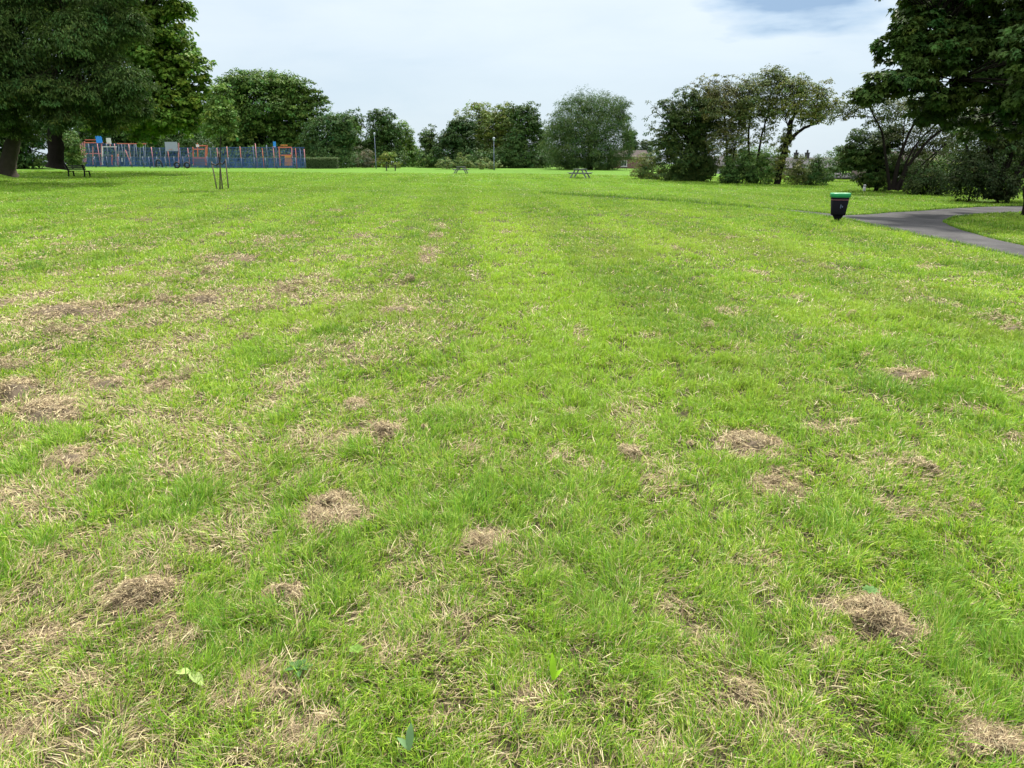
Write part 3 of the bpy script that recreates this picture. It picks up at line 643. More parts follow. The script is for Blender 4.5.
tree('park_tree', 'loose topped yellow green tree with sky showing through', 'tree', GA, 478, 130, [(478, 110, 18, 9, 0, .55), (464, 116, 10, 9, 0, .5), (490, 125, 18, 16), (480, 145, 18, 16)], YG, .34, 2.5, tr=.3)
tree('park_tree', 'olive green tree behind the right lamp post', 'tree', GA, 502, 125, [(500, 128, 20, 20), (510, 142, 15, 18), (496, 150, 18, 14), (506, 110, 12, 8)], (.085, .125, .030), .34, 3.0, tr=.3)
tree('park_tree', 'tall dark rounded tree left of the big willow', 'tree', GA, 523, 120, [(523, 124, 15, 21), (519, 150, 20, 17), (529, 108, 10, 7), (537, 140, 8, 22), (514, 112, 9, 8)], (.042, .085, .026), .34, 3.2, tr=.3)
tree('park_tree', 'grey green filler tree between the tall dark tree and the big willow', 'tree', GA, 547, 140, [(547, 146, 12, 18), (552, 156, 12, 10)], (.06, .10, .04), .36, 3.0, tr=.2)
tree('willow_tree', 'big dense grey green willow standing alone right of the centre', 'tree', GA, 590, 106,
     [(588, 118, 35, 25), (574, 140, 30, 26), (611, 136, 20, 30), (602, 104, 24, 11), (564, 126, 18, 22), (590, 153, 38, 13), (623, 116, 8, 17), (580, 104, 16, 9), (628, 140, 6, 16), (566, 160, 18, 9), (600, 160, 20, 9), (590, 163, 30, 6)], (.058, .105, .040), .26, 3.6, tr=.45, droop=.5, asp=.28, clus=.2)
tree('distant_tree', 'dark bluish tree behind the small brick house', 'tree', GA, 638, 165, [(640, 148, 14, 9), (630, 144, 8, 14), (652, 150, 10, 8)], BL, .4, 3.2, tr=.2)
for px, top, rx, lab in ((446, 158, 9, 'pale grey green shrub leftmost of three below the dark treeline'), (463, 153, 7, 'tallest pale shrub behind the grey picnic table'), (486, 159, 13, 'wide pale shrub at the foot of the right lamp post')):
    tree('pale_shrub', lab, 'bush', 'three pale shrubs below the dark treeline', px, 104, [(px, (top + 168) / 2, rx, (169 - top) / 2), (px - rx * .6, 164, rx * .6, 4), (px + rx * .6, 164, rx * .6, 4)], (.115, .165, .065), .2, 2.8, tr=.05)
# right-hand belt
tree('mixed_shrub', 'low mixed shrub with reddish tips left of the dark ivy thicket', 'bush', GA, 650, 64, [(650, 168, 14, 13), (640, 166, 10, 14), (663, 172, 9, 9), (655, 158, 9, 7), (668, 177, 7, 6), (652, 176, 16, 8)], (.105, .140, .050), .14, 3.0, tr=.06)
tree('hawthorn_thicket', 'dark ivy clad thicket tallest left of the right hand tree belt', 'tree', GA, 690, 60,
     [(688, 152, 27, 32), (700, 166, 16, 18), (668, 150, 15, 18), (692, 116, 24, 20), (674, 132, 14, 14), (702, 98, 15, 12), (706, 132, 16, 22), (684, 98, 12, 10, 0, .9), (672, 108, 12, 14, 0, .7), (716, 112, 14, 20, 0, .8), (656, 112, 12, 16, 0, .16), (648, 128, 10, 12, 0, .13), (690, 173, 22, 13), (672, 170, 12, 12)], (.044, .076, .024), .17, 3.2, tr=.2, asp=.5, twig=.6)
tree('hawthorn_tree', 'thin greyish hawthorn with sparse twigs next to the ivy clad thicket', 'tree', GA, 728, 58,
     [(735, 120, 16, 18, 0, 1.1), (712, 80, 12, 8, 0, .33), (730, 84, 10, 8, 0, .3), (698, 86, 9, 8, 0, .3), (720, 142, 14, 16, 0, 1.0), (724, 108, 20, 22, 0, 1.23), (714, 92, 14, 10, 0, 1.12), (732, 136, 13, 16, 0, 1.12), (738, 100, 14, 16, 0, 1.12), (728, 160, 9, 22)], (.100, .115, .050), .15, 2.5, stems=[([(728, 187), (727, 160), (726, 130), (722, 100)], .12, .04), ([(730, 187), (734, 150), (742, 115)], .09, .03)], twig=.9, floor_=-.5)
tree('hawthorn_tree', 'two stemmed thin tree with open crown left of the leaning ivy trunk', 'tree', GA, 752, 57,
     [(748, 112, 16, 16, 0, 1.1), (764, 140, 12, 12, 0, .7), (740, 145, 12, 14, 0, .8), (768, 72, 10, 8, 0, .3), (746, 82, 10, 9, 0, .33), (780, 74, 9, 9, 0, .28), (772, 108, 14, 18, 0, .9), (756, 102, 20, 22, 0, 1.34), (772, 80, 14, 12, 0, 1.23), (745, 124, 14, 14, 0, 1.12), (766, 122, 12, 14, 0, 0.90), (784, 84, 11, 10, 0, 1.12)], (.088, .118, .042), .15, 2.5, stems=[([(749, 187), (749, 160), (748, 132), (754, 98)], .13, .04), ([(756, 187), (757, 160), (762, 135), (772, 100)], .12, .04)], twig=.9, floor_=-.5)
tree('leaning_tree', 'leaning tree with a thick ivy covered trunk forking to the right', 'tree', GA, 776, 56,
     [(782, 112, 12, 16, 0, .8), (800, 80, 12, 8, 0, .33), (824, 88, 10, 9, 0, .3), (838, 100, 7, 10, 0, .28), (800, 108, 22, 18, 0, 1.69), (790, 88, 15, 10, 0, 1.34), (815, 118, 17, 12, 0, 1.57), (824, 102, 11, 13, 0, 1.12), (806, 92, 16, 10, 0, 1.12), (784, 150, 6, 14), (778, 174, 7, 14), (781, 160, 7, 12), (785, 146, 7, 11), (789, 134, 7, 10), (833, 112, 7, 10, 0, 0.68)], (.105, .135, .038), .15, 2.6, stems=[([(776, 189), (780, 168), (787, 142), (791, 120)], .26, .15), ([(788, 142), (800, 130), (818, 122)], .17, .06), ([(790, 125), (798, 108), (802, 92)], .12, .04)], twig=.7, floor_=-.5)
for px, cy, rx, ry, lab, colr in ((744, 169, 14, 19, 'dark undergrowth bush below the two stemmed thin tree', DK), (762, 170, 12, 17, 'mid green undergrowth bush left of the leaning ivy trunk', MD), (799, 172, 12, 16, 'olive bush right of the leaning ivy trunk', (.075, .10, .034)), (818, 172, 13, 16, 'round dark green bush behind the litter bin', (.044, .090, .026)), (729, 172, 9, 16, 'small dark bush beside the gap to the brick house', DK)):
    tree('undergrowth_bush', lab, 'bush', 'bushes filling the foot of the right hand trees', px, 56, [(px, cy, rx, ry), (px - rx * .5, cy + 6, rx * .6, ry * .55), (px + rx * .5, cy + 6, rx * .6, ry * .55), (px, cy - ry * .5, rx * .5, ry * .6)], colr, .14, 3.0, tr=.05)
tree('elder_thicket', 'large dark thicket behind the path junction, right of the litter bin', 'tree', GA, 880, 47,
     [(866, 150, 23, 22), (882, 166, 23, 22), (852, 160, 13, 18), (888, 138, 18, 16), (846, 152, 9, 12), (900, 175, 12, 16), (868, 172, 14, 14)], (.046, .082, .026), .15, 3.2, tr=.14)
tree('leaning_tree', 'cluster of thin bare stems leaning right above the path junction', 'tree', GA, 896, 45,
     [(900, 112, 28, 16, 0, 1.05), (930, 106, 26, 16, 0, 1.05), (870, 104, 20, 18, 0, 0.95), (852, 108, 12, 18, 0, 0.84), (880, 124, 16, 10, 0, 0.84), (948, 116, 20, 12, 0, 0.73), (836, 118, 8, 14, 0, 0.63), (905, 138, 26, 16, 1, .7), (930, 146, 24, 20, 1, .9), (912, 160, 20, 16, 1, .8), (950, 150, 20, 18, 1, .8), (885, 150, 16, 16, 1, .7), (945, 128, 20, 14, 0, .6)], (.056, .080, .030), .14, 2.3,
     stems=[([(892, 190), (897, 165), (908, 135), (922, 108)], .12, .05), ([(896, 190), (906, 168), (930, 138), (965, 115)], .12, .05), ([(890, 190), (886, 160), (882, 130), (868, 105)], .1, .04), ([(900, 190), (905, 165), (915, 145), (935, 125)], .09, .03), ([(904, 190), (918, 168), (948, 142)], .08, .03), ([(899, 190), (912, 160), (925, 120)], .06, .02), ([(894, 190), (902, 150), (905, 115)], .06, .02), ([(908, 190), (928, 165), (955, 130)], .06, .02)], twig=.9, floor_=-.5)
tree('leaning_tree', 'dark many stemmed tree above the far arm of the path at the right', 'tree', GA, 998, 37,
     [(985, 128, 30, 16, 0, 1.16), (1012, 112, 30, 24, 0, 1.60), (962, 118, 22, 14, 0, 0.95), (1040, 130, 30, 28), (1000, 148, 26, 14, 0, 1.05), (985, 158, 26, 22, 1, .9), (1010, 150, 22, 20, 1, 1), (965, 140, 18, 16, 1, .6), (1030, 165, 20, 24, 1, 1)], (.044, .072, .026), .14, 2.5,
     stems=[([(998, 200), (1003, 175), (1014, 145), (1030, 115)], .13, .05), ([(1004, 200), (1014, 178), (1034, 150)], .11, .05), ([(992, 199), (995, 170), (985, 140), (975, 115)], .11, .04), ([(995, 199), (1004, 165), (1000, 135)], .1, .04), ([(986, 198), (976, 170), (965, 145), (962, 118)], .09, .03), ([(1000, 200), (1020, 165), (1040, 140)], .07, .03), ([(996, 200), (1010, 165), (1018, 130)], .06, .02), ([(990, 199), (990, 165), (996, 120)], .06, .02), ([(1007, 200), (1024, 172), (1050, 150)], .08, .03)], twig=.8, floor_=-.5)
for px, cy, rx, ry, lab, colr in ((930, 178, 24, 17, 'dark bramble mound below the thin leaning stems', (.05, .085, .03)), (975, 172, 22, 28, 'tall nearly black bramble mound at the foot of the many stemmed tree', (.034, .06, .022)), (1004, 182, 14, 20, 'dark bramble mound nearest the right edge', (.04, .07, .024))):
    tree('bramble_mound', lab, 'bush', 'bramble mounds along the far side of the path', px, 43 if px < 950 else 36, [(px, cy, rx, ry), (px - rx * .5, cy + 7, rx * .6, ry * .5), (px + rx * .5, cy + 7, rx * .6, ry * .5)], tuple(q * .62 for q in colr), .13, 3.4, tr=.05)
tree('garden_shrub', 'sunlit yellow green garden shrub seen between the stems at the far right', 'bush', GA, 1018, 62, [(1018, 160, 16, 14), (1040, 155, 18, 18), (945, 165, 18, 12)], (.13, .18, .045), .2, 2.8, tr=.05)
mb_ = g(1030, 216)
tree('maple_tree', 'big dark maple overhanging the path from the upper right corner', 'tree', GA, 1030, 0,
     [(958, 44, 42, 34, 0), (914, 24, 22, 22, 0, 1.60), (992, 88, 44, 24, 0), (902, 80, 34, 14, 0, 1.60), (872, 94, 16, 9, 0, 1.26), (1012, 20, 58, 55, 1), (1040, 100, 40, 34, 0), (980, -40, 85, 45, 0), (1070, 0, 80, 80, 1), (918, 58, 22, 14, 0, 1.26), (940, 95, 30, 13, 0, 1.47), (1060, 60, 60, 60, -3), (905, -20, 22, 22, 0), (950, 112, 40, 14, 1, .8), (1000, 122, 45, 20, 2, .8), (930, 60, 40, 30, 2, .8), (925, 0, 34, 22, 1), (965, 4, 40, 28, 1), (900, 48, 24, 20, 1, .9)],
     (.044, .084, .023), .23, 2.6, base=mb_, stems=[([(1030, 218), (1030, 180), (1034, 140), (1036, 80)], .24, .16), ([(1034, 120), (1000, 95), (950, 80)], .12, .05), ([(1035, 100), (990, 50), (930, 25)], .14, .05), ([(1034, 130), (1000, 100), (900, 85)], .08, .03)], shape='star', asp=.6, droop=.4, clus=.2, twig=.1, floor_=-.7)
tree('distant_tree', 'soft green tree behind the slate roof with two chimneys', 'tree', GA, 846, 120, [(846, 162, 12, 12), (832, 166, 10, 8)], MD, .32, 3.0, tr=.2)
tree('distant_tree', 'far tree beyond the gap under the thin hawthorns', 'tree', GA, 742, 125, [(745, 160, 16, 10), (768, 160, 14, 8), (728, 164, 12, 8)], MD, .32, 3.0, tr=.2)

for px0, px1, Yh, cy, ry, lab, colr in ((70, 150, 128, 152, 16, 'dark hedge in shade behind the left end of the ball court', DK), (150, 232, 126, 151, 17, 'dark green hedge behind the middle of the ball court', DK), (232, 315, 124, 153, 15, 'dark hedge under the broad round oak', DK), (338, 372, 122, 160, 9, 'low dark hedge between the clipped hedge and the left lamp post', DK), (418, 440, 121, 161, 8, 'low hedge at the foot of the narrow dark tree', MD), (470, 548, 117, 159, 10, 'dark hedge joining the trees left of the big willow', DK)):
    k = max(2, int((px1 - px0) / 16)); tree('hedgerow', lab, 'hedge', 'dark hedges under the far treeline', (px0 + px1) / 2, Yh, [(px0 + (i + .5) * (px1 - px0) / k, cy + rng.uniform(-2, 2), (px1 - px0) / k * .75, ry) for i in range(k)], colr, .3, 3.4, tr=.08, floor_=-1)
for px, Yh, lobes_, lab, colr in ((745, 72, [(735, 172, 14, 10), (755, 170, 16, 12), (775, 172, 12, 12)], 'tangled hedge behind the two stemmed thin tree', MD), (835, 66, [(828, 170, 12, 12), (846, 165, 12, 12), (812, 172, 9, 10)], 'hedge behind the round dark green bush', DK), (925, 54, [(905, 170, 18, 18), (928, 170, 18, 15), (955, 164, 18, 22), (880, 165, 16, 20)], 'shaded hedge behind the thin leaning stems', DK), (1000, 50, [(985, 158, 22, 28), (1010, 160, 22, 26), (1035, 155, 22, 32)], 'shaded hedge behind the many stemmed tree', DK)):
    tree('hedgerow', lab, 'hedge', 'hedges behind the right hand trees', px, Yh, lobes_, colr, .16, 3.2, tr=.06, floor_=-1)

# clipped hedge
def hedge(px0, px1, top, Y, label):
    a, b = foot(px0, Y), foot(px1, Y); h = at((px0 + px1) / 2, top, Y)[2] - a[2]; c = (a + b) / 2; L = b[0] - a[0]; n = 9000
    root = empty('clipped_hedge', c, label, 'hedge')
    p = np.stack([rng.uniform(-L / 2, L / 2, n), rng.uniform(-.6, .6, n), rng.uniform(0, h, n)], 1)
    ax = rng.integers(0, 3, n); p[ax == 0, 1] = -.6; p[ax == 1, 2] = h; p += rng.normal(0, .05, p.shape)
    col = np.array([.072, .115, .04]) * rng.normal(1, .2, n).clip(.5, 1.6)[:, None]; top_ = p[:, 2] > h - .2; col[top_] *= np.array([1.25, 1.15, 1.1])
    V, f, T = leaves(p, rng.normal(0, .5, (n, 3)) + np.array([0, -.5, .6]), rng.normal(size=(n, 3)), np.full(n, .15), col, 'rhomb', .6)
    build('foliage', V, [f], M_leaf, root, T); MB().box((0, 0, h / 2 - .05), (L - .2, .9, h - .15)).build('branches', M_bark, root)
hedge(307, 338, 158.5, 104, 'low clipped box hedge at the right end of the ball court')

# ------------------------------------------------------------------ stakes round the young tree
for (bx, by, tx, ty, lab) in ((217, 189, 211.5, 161.5, 'leftmost of three timber stakes round the young tree'), (222.5, 189.5, 218.5, 151, 'tallest middle stake of three beside the young tree'), (228.5, 189, 225.5, 159, 'rightmost of three timber stakes round the young tree')):
    b = g(bx, by); tp = at(tx, ty, b[1]) - b; root = empty('tree_stake', b, lab, 'stake', 'stakes round the young tree')
    m = MB(); m.tube([(0, 0, -.1), tuple(tp * .5), tuple(tp)], [.034, .032, .03], 10); m.build('post', M_wood, root, True)
    t0 = at(220, 163, b[1]) - b; m = MB(); sg = tp * .93
    m.tube([tuple(sg + np.array([0, -.05, 0])), tuple((sg + t0) / 2 + np.array([0, -.05, -.1])), tuple(t0 + np.array([0, -.05, 0]))], [.035, .04, .04], 6); m.build('tie_strap', M_rubber, root)

# ------------------------------------------------------------------ litter bin
def litter_bin():
    b = g(837, 221.5); s = mpp(b); h = (at(840, 193, b[1])[2] - b[2]); root = empty('litter_bin', b, 'black post mounted litter bin with a green rim beside the path junction', 'bin', rz=-.2)
    def sq(prof, p=3.2, n=32, dp=.82):
        an = np.arange(n) * 2 * math.pi / n; ux = np.sign(np.cos(an)) * np.abs(np.cos(an)) ** (2 / p); uy = np.sign(np.sin(an)) * np.abs(np.sin(an)) ** (2 / p) * dp
        m = MB(); V = np.array([[r_ * x_, r_ * y_, z_] for r_, z_ in prof for x_, y_ in zip(ux, uy)]); k = len(prof)
        i = np.arange(k - 1)[:, None] * n; j = np.arange(n)[None, :]; j2 = (j + 1) % n
        return m.add(V, np.stack([i + j, i + j2, i + n + j2, i + n + j], -1).reshape(-1, 4))
    r = 8.9 * s
    m = MB(); m.tube([(0, 0, -.1), (0, 0, h * .30)], .075, 12); m.build('post', M_black, root, True)
    m = MB(); m.box((0, 0, .012), (.26, .26, .02)); m.build('base_plate', M_black, root)
    sq([(r * .26, h * .06), (r * .30, h * .07), (r * .56, h * .224), (.02, h * .224)]).build('bracket', M_black, root, True)
    sq([(.03, h * .225), (r * .66, h * .225), (r * .75, h * .24), (r * .76, h * .30), (r * .93, h * .84), (r * .86, h * .84), (r * .66, h * .33), (.02, h * .33)]).build('body', M_black, root, True)
    sq([(r * .98, h * .85), (r * 1.02, h * .86), (r * 1.05, h * .975), (r * 1.0, h), (r * .90, h * .985), (r * .86, h * .88)]).build('rim', M_green, root, True)
    sq([(r * .905, h * .762), (r * .922, h * .764), (r * .925, h * .770), (r * .912, h * .772)]).build('band', M_pink, root, True)
    m = MB(); k = r / 9.6
    def dot(x, z, w, hh): m.box((x, -r * .82 * (.72 + .21 * (z / h - .30) / .54) - .006, z), (w, .006, hh))
    dot(.2 * k, h * .60, .8 * k, .7 * k); dot(.2 * k, h * .555, .9 * k, 1.3 * k); dot(0, h * .50, .4 * k, 1.2 * k); dot(.5 * k, h * .50, .4 * k, 1.2 * k); dot(1.1 * k, h * .565, 1.4 * k, .4 * k); dot(2.0 * k, h * .53, .9 * k, 1.3 * k)
    m.build('printed_mark', M_steelb, root)
litter_bin()

# ------------------------------------------------------------------ benches, picnic tables, lamps, posts
def bench(px, py, wpx, label, rz):
    b = g(px, py); L = wpx * mpp(b); root = empty('park_bench', b, label, 'bench', rz=rz)
    m = MB(); [m.box((0, -.05 - .12 * i + .2, .44), (L, .1, .035)) for i in range(4)]; m.build('seat', M_woodd, root)
    m = MB(); [m.box((0, .28 + .03 * i, .56 + .115 * i), (L, .03, .1)) for i in range(3)]; m.build('backrest', M_woodd, root)
    for sx in (-1, 1):
        m = MB(); x = sx * (L / 2 - .18); m.bar((x, .3, 0), (x, .24, .45), .07); m.bar((x, .24, .45), (x, .38, .88), .07); m.bar((x, -.22, 0), (x, -.18, .44), .07); m.bar((x, -.2, .41), (x, .26, .41), .07, .06); m.build('leg', M_black, root)
bench(80, 177, 24, 'dark slatted bench under the trees at the left', 2.9)
def picnic(px, py, label, m1, rz, sc=1):
    b = g(px, py); root = empty('picnic_table', b, label, 'picnic table', 'picnic tables on the far lawn', rz); root.scale = (sc,) * 3
    m = MB(); [m.box((0, -.3 + .15 * i, .74), (1.6, .135, .045)) for i in range(5)]; m.build('table_top', m1, root)
    for s in (-1, 1):
        m = MB(); [m.box((0, s * (.66 + .14 * i), .45), (1.6, .13, .045)) for i in range(2)]; m.build('seat', m1, root)
    for s in (-1, 1):
        m = MB(); x = s * .55; m.bar((x, -.25, .72), (x, -.7, 0), .06, .1); m.bar((x, .25, .72), (x, .7, 0), .06, .1); m.bar((x + .05, -.8, .41), (x + .05, .8, .41), .05, .1); m.bar((x + .05, -.36, .69), (x + .05, .36, .69), .05, .08); m.build('frame', m1, root)
picnic(580, 178.5, 'grey picnic table with an end on view in front of the big willow', M_woodg, 1.2, 1.05)
picnic(461, 173.5, 'pale picnic table seen end on in front of the tallest pale shrub', M_woodg, 1.45, .9)
picnic(391, 170.8, 'dark picnic table below the left lamp post', M_woodd, .1, .9)

def lamp(px, Y, top, label):
    b = foot(px, Y); h = at(px, top, Y)[2] - b[2]; root = empty('street_lamp', b, label, 'lamp post', 'lamp posts along the far edge of the park')
    m = MB(); m.tube([(0, 0, 0), (0, 0, 1.1), (0, 0, 1.15), (0, 0, h - .2)], [.065, .06, .045, .035], 12); m.build('pole', M_steelb, root, True)
    m = MB(); m.rings([(.04, h - .2), (.08, h - .16), (.16, h + .1), (.15, h + .12)], 14); m.build('lantern', M_greyp, root, True)
    m = MB(); m.rings([(.17, h + .11), (.18, h + .15), (.12, h + .23), (.01, h + .26)], 14); m.build('cap', M_pale, root, True)
lamp(376, 104, 134.5, 'pale lamp post in front of the dark pointed tree on the left')
lamp(494, 96, 139.5, 'thin pale lamp post beside the wide pale shrub')
def post(px, py, hpx, label):
    b = g(px, py); s = mpp(b); root = empty('marker_post', b, label, 'post'); h = hpx * s
    m = MB(); m.tube([(0, 0, -.1), (0, 0, h * .9), (0, 0, h)], [.085, .085, .03], 12); m.build('shaft', M_white, root, True); m = MB(); m.rings([(.088, h * .7), (.092, h * .71), (.092, h * .8), (.088, h * .81)], 12); m.build('band', M_black, root, True)
post(609, 169.6, 5.5, 'short white post in front of the small brick house'); post(864, 191.5, 7, 'short white post beside the dark thicket right of the bin')

# ------------------------------------------------------------------ playground and ball court
PY = 101.0
def X(px, Y=PY): return float(foot(px, Y)[0])
def Z(py, px, Y=PY): return float(at(px, py, Y)[2])
def fence(name, label, px0, px1, top, Y, posts, mesh_m, post_m, bars=.12, bw=.05, mid=None, pr=.055):
    x0, x1 = X(px0, Y), X(px1, Y); z0 = float(gz((x0 + x1) / 2, Y)); zt = Z(top, (px0 + px1) / 2, Y); h = zt - z0
    root = empty(name, ((x0 + x1) / 2, Y, z0), label, 'fence', None); cx = (x0 + x1) / 2
    m = MB(); xs = np.arange(x0 + bars / 2, x1, bars)
    for x in xs: m.box((x - cx, 0, h / 2), (bw, .02, h - .1))
    for z in np.arange(.25, h, .5): m.box((0, .016, z), (x1 - x0, .012, .035))
    m.build('mesh_panel', mesh_m, root)
    m = MB(); m.box((0, -.03, h), (x1 - x0, .05, .07))
    if mid: m.box((0, -.03, mid), (x1 - x0, .05, .06))
    m.build('rail', mesh_m if name == 'court_fence' else post_m[0], root)
    for i, (p, t) in enumerate(posts):
        x = X(p, Y) - cx; hh = (Z(t, p, Y) - z0) if t else h + .05
        m = MB(); m.tube([(x, -.07, -.1), (x, -.07, hh)], pr, 8); m.build('post', post_m[i % len(post_m)], root, True)
    return root
fence('court_fence', 'tall dark blue mesh fence round the left end of the ball court', 84, 140, 144, PY + 6, [(84, 0), (92, 0), (101, 0), (110, 0), (118, 0), (125, 0), (132, 0), (139, 0)], M_navy, [M_pink, M_steelb], .2, .05)
fence('court_fence', 'tall blue mesh fence across the middle behind the orange tower', 140, 225, 148, PY + 6, [(146, 145), (154, 147), (162, 148), (170, 147), (182, 148), (190, 148), (212, 148), (219, 148)], M_navy, [M_steelb, M_pink], .2, .045)
fence('court_fence', 'tall blue mesh fence with pinkish posts at the right end of the court', 225, 306, 147.5, PY + 4, [(229, 146.5), (242, 146.5), (255, 146), (257.5, 143.5), (264, 148), (268.5, 145), (275, 148), (297, 148), (301.5, 148.5), (305.5, 149)], M_navy, [M_pink, M_orange, M_steelb], .2, .055)
fence('playground_railing', 'low blue bow top railing along the front left of the playground', 84, 150, 157, PY, [(84, 0), (96, 0), (108, 0), (120, 0), (132, 0), (144, 0)], M_blue, [M_steelb], .16, .045)
fence('playground_railing', 'low blue railing in front of the grey board and the orange tower', 150, 225, 157, PY, [(150, 0), (158, 0), (166, 0), (175, 0), (184, 0), (208, 0), (217, 0)], M_blue, [M_steelb], .16, .05)
fence('playground_railing', 'low blue railing from the orange tower to the clipped hedge', 225, 306, 158, PY, [(229, 0), (242, 0), (255, 0), (266, 0), (277, 0), (296, 0), (305, 0)], M_blue, [M_steelb], .16, .05)

def frame_thing(name, label, cat, px, Y, bars, extras=()):
    """bars in pixels at distance Y: (x0,y0,x1,y1,thick px, mat, part name, dy)"""
    b = foot(px, Y); root = empty(name, b, label, cat); s = mpp(b)
    parts = {}
    for x0, y0, x1, y1, t, m_, nm, dy in bars:
        a = at(x0, y0, Y) - b + np.array([0, dy, 0]); c = at(x1, y1, Y) - b + np.array([0, dy, 0])
        if nm in ('post', 'board', 'sign_panel', 'ladder_rail'):
            MB().bar(a, c, t * s, min(.12, t * s) if nm != 'board' else .05).build(nm, m_, root)
        else: parts.setdefault((nm, m_.name), (MB(), m_))[0].bar(a, c, t * s)
    for (nm, _), (mb, m_) in parts.items(): mb.build(nm, m_, root)
    for V in extras: V(root, b, s)
    return root
def board(px, py, w, h, m_, nm='board', dy=-.2):
    def f(root, b, s):
        c = at(px, py, b[1]) - b; MB().box((c[0], dy, c[2]), (w * s, .05, h * s)).build(nm, m_, root)
        return c
    return f
def hoop(px, py, dy=-.2):
    def f(root, b, s):
        c = at(px, py, b[1]) - b; an = np.linspace(0, 2 * math.pi, 17); m = MB(); m.tube([(c[0] + .23 * math.cos(a), dy - .3 + .23 * math.sin(a), c[2]) for a in an], .02, 6, False); m.build('hoop', M_orange, root)
    return f
frame_thing('climbing_frame', 'red and purple climbing frame with a blue board at the left end of the playground', 'climbing frame', 94, PY + 2,
    [(84.5, 165, 84.5, 141.5, .9, M_pink, 'post', 0), (87.5, 165, 86.5, 143, .9, M_pink, 'post', -1), (102, 165, 101.5, 143, .9, M_pink, 'post', 0), (97, 165, 97, 147, .7, M_pink, 'post', -1), (84, 142.6, 103, 142.6, 1.0, M_orange, 'top_rail', 0), (85, 139.8, 97, 139.8, .8, M_orange, 'top_rail', 0), (86, 153.5, 101, 153.5, .7, M_pink, 'mid_rail', 0), (88, 158, 98, 149, .6, M_steelb, 'ladder_rail', -1), (90, 162, 90, 154, 1.2, M_pink, 'post', -1), (96, 165, 96, 159, 1.5, M_steelb, 'post', -1.5)],
    [board(99.8, 139.5, 6, 6.5, M_bluep), board(92, 157, 1.8, 2.4, M_white, 'sign_panel', -1.6), board(100.6, 158, 2.0, 2.6, M_white, 'sign_panel', -1.6)])
frame_thing('goal_post_frame', 'white goal frame with a white hoop board next to the climbing frame', 'goal', 109, PY + 1.2,
    [(102.5, 165, 102.5, 147, .9, M_white, 'post', 0), (116, 165, 116, 147, .9, M_pale, 'post', 0), (102, 146.8, 116.5, 146.8, .8, M_white, 'crossbar', 0), (103, 155, 112, 155, .6, M_pale, 'mid_rail', 0), (109.5, 147, 109.5, 142, .7, M_pink, 'post', .2), (112, 165, 112, 155, .9, M_orange, 'post', 0), (118, 165, 118, 154, 1.6, M_pink, 'post', 0)],
    [board(109.5, 141, 4.4, 5.6, M_white), hoop(109.5, 143.3)])
frame_thing('swing_frame', 'long low frame of pale posts with an orange top beam', 'swing', 130, PY + 2.5,
    [(117, 143.6, 146, 143.8, .8, M_orange, 'top_rail', 0)] + [(x, 165, x + .4, 144, .6, M_pale, 'post', 0) for x in (118.5, 124.5, 129.5, 134, 140, 145)] + [(119, 152, 131, 152, .6, M_pale, 'mid_rail', -.5), (129, 150, 135, 165, .7, M_pink, 'ladder_rail', -1), (126.5, 162, 126.5, 158, 1.4, M_white, 'sign_panel', -1.2)])
frame_thing('hoop_wall', 'large grey rebound board on posts in the middle of the ball court', 'hoop wall', 171, PY + 3,
    [(165.5, 165, 165.5, 142, .7, M_pale, 'post', .1), (178.3, 165, 178.3, 143, 1.0, M_pink, 'post', .1), (166, 150.8, 179, 150.8, .6, M_pale, 'mid_rail', 0)], [board(172, 146.5, 12.2, 8.6, M_greyp), hoop(172, 149.6)])
def arch(root, b, s):
    c = at(159, 165, b[1]) - b; an = np.linspace(0, math.pi, 15); m = MB(); m.tube([(c[0] + .42 * math.cos(a), 0, .12 + c[2] * 0 + .95 * math.sin(a) ** .8) for a in an], .09, 8); m.build('arch', M_rubber, root, True)
frame_thing('crawl_arch', 'small black rubber crawl arch behind the low blue railing', 'play arch', 159, PY - .6, [(157, 164.8, 161, 164.8, .5, M_pale, 'mat', 0)], [arch])
for x in (177, 187): 
    def tyre(root, b, s):
        an = np.linspace(0, 2 * math.pi, 15); m = MB(); m.tube([(.34 * math.cos(a), 0, .45 + .34 * math.sin(a)) for a in an], .1, 8, False); m.build('tyre', M_rubber, root, True)
    frame_thing('tyre_seat', 'upright black tyre %s' % ('below the grey rebound board' if x == 177 else 'at the foot of the slide beside the orange tower'), 'tyre', x, PY - .6, [(x - 1, 164.8, x + 1, 164.8, .5, M_pale, 'base', 0)], [tyre])
frame_thing('play_tower', 'orange play tower with a slide going down to the left', 'play tower', 199.5, PY + 1,
    [(193.6, 165.5, 192.8, 147, 1.0, M_orange, 'post', 0), (204.8, 165.5, 206, 147, 1.0, M_orange, 'post', 0), (195.5, 165.5, 194.5, 143, .8, M_orange, 'post', .9), (203.5, 165.5, 204.5, 145, 1.0, M_orange, 'post', .9), (192.5, 149.2, 204, 149.2, 1.0, M_orange, 'mid_rail', 0), (193.5, 158, 206, 158, 1.2, M_orange, 'deck', 0), (196, 145.5, 204.5, 145.5, 1.0, M_orange, 'top_rail', .9), (193, 150.5, 185, 157, .9, M_steelb, 'slide_rail', -.1), (193, 152.5, 185, 159, .8, M_steelb, 'slide_rail', .5), (185, 157, 184.5, 165, .8, M_steelb, 'post', 0)],
    [board(200, 162, 10.5, 6.6, M_wood, 'side_panel', -.15), board(195.6, 145.6, 3, 2.4, M_white, 'sign_panel', .6)])
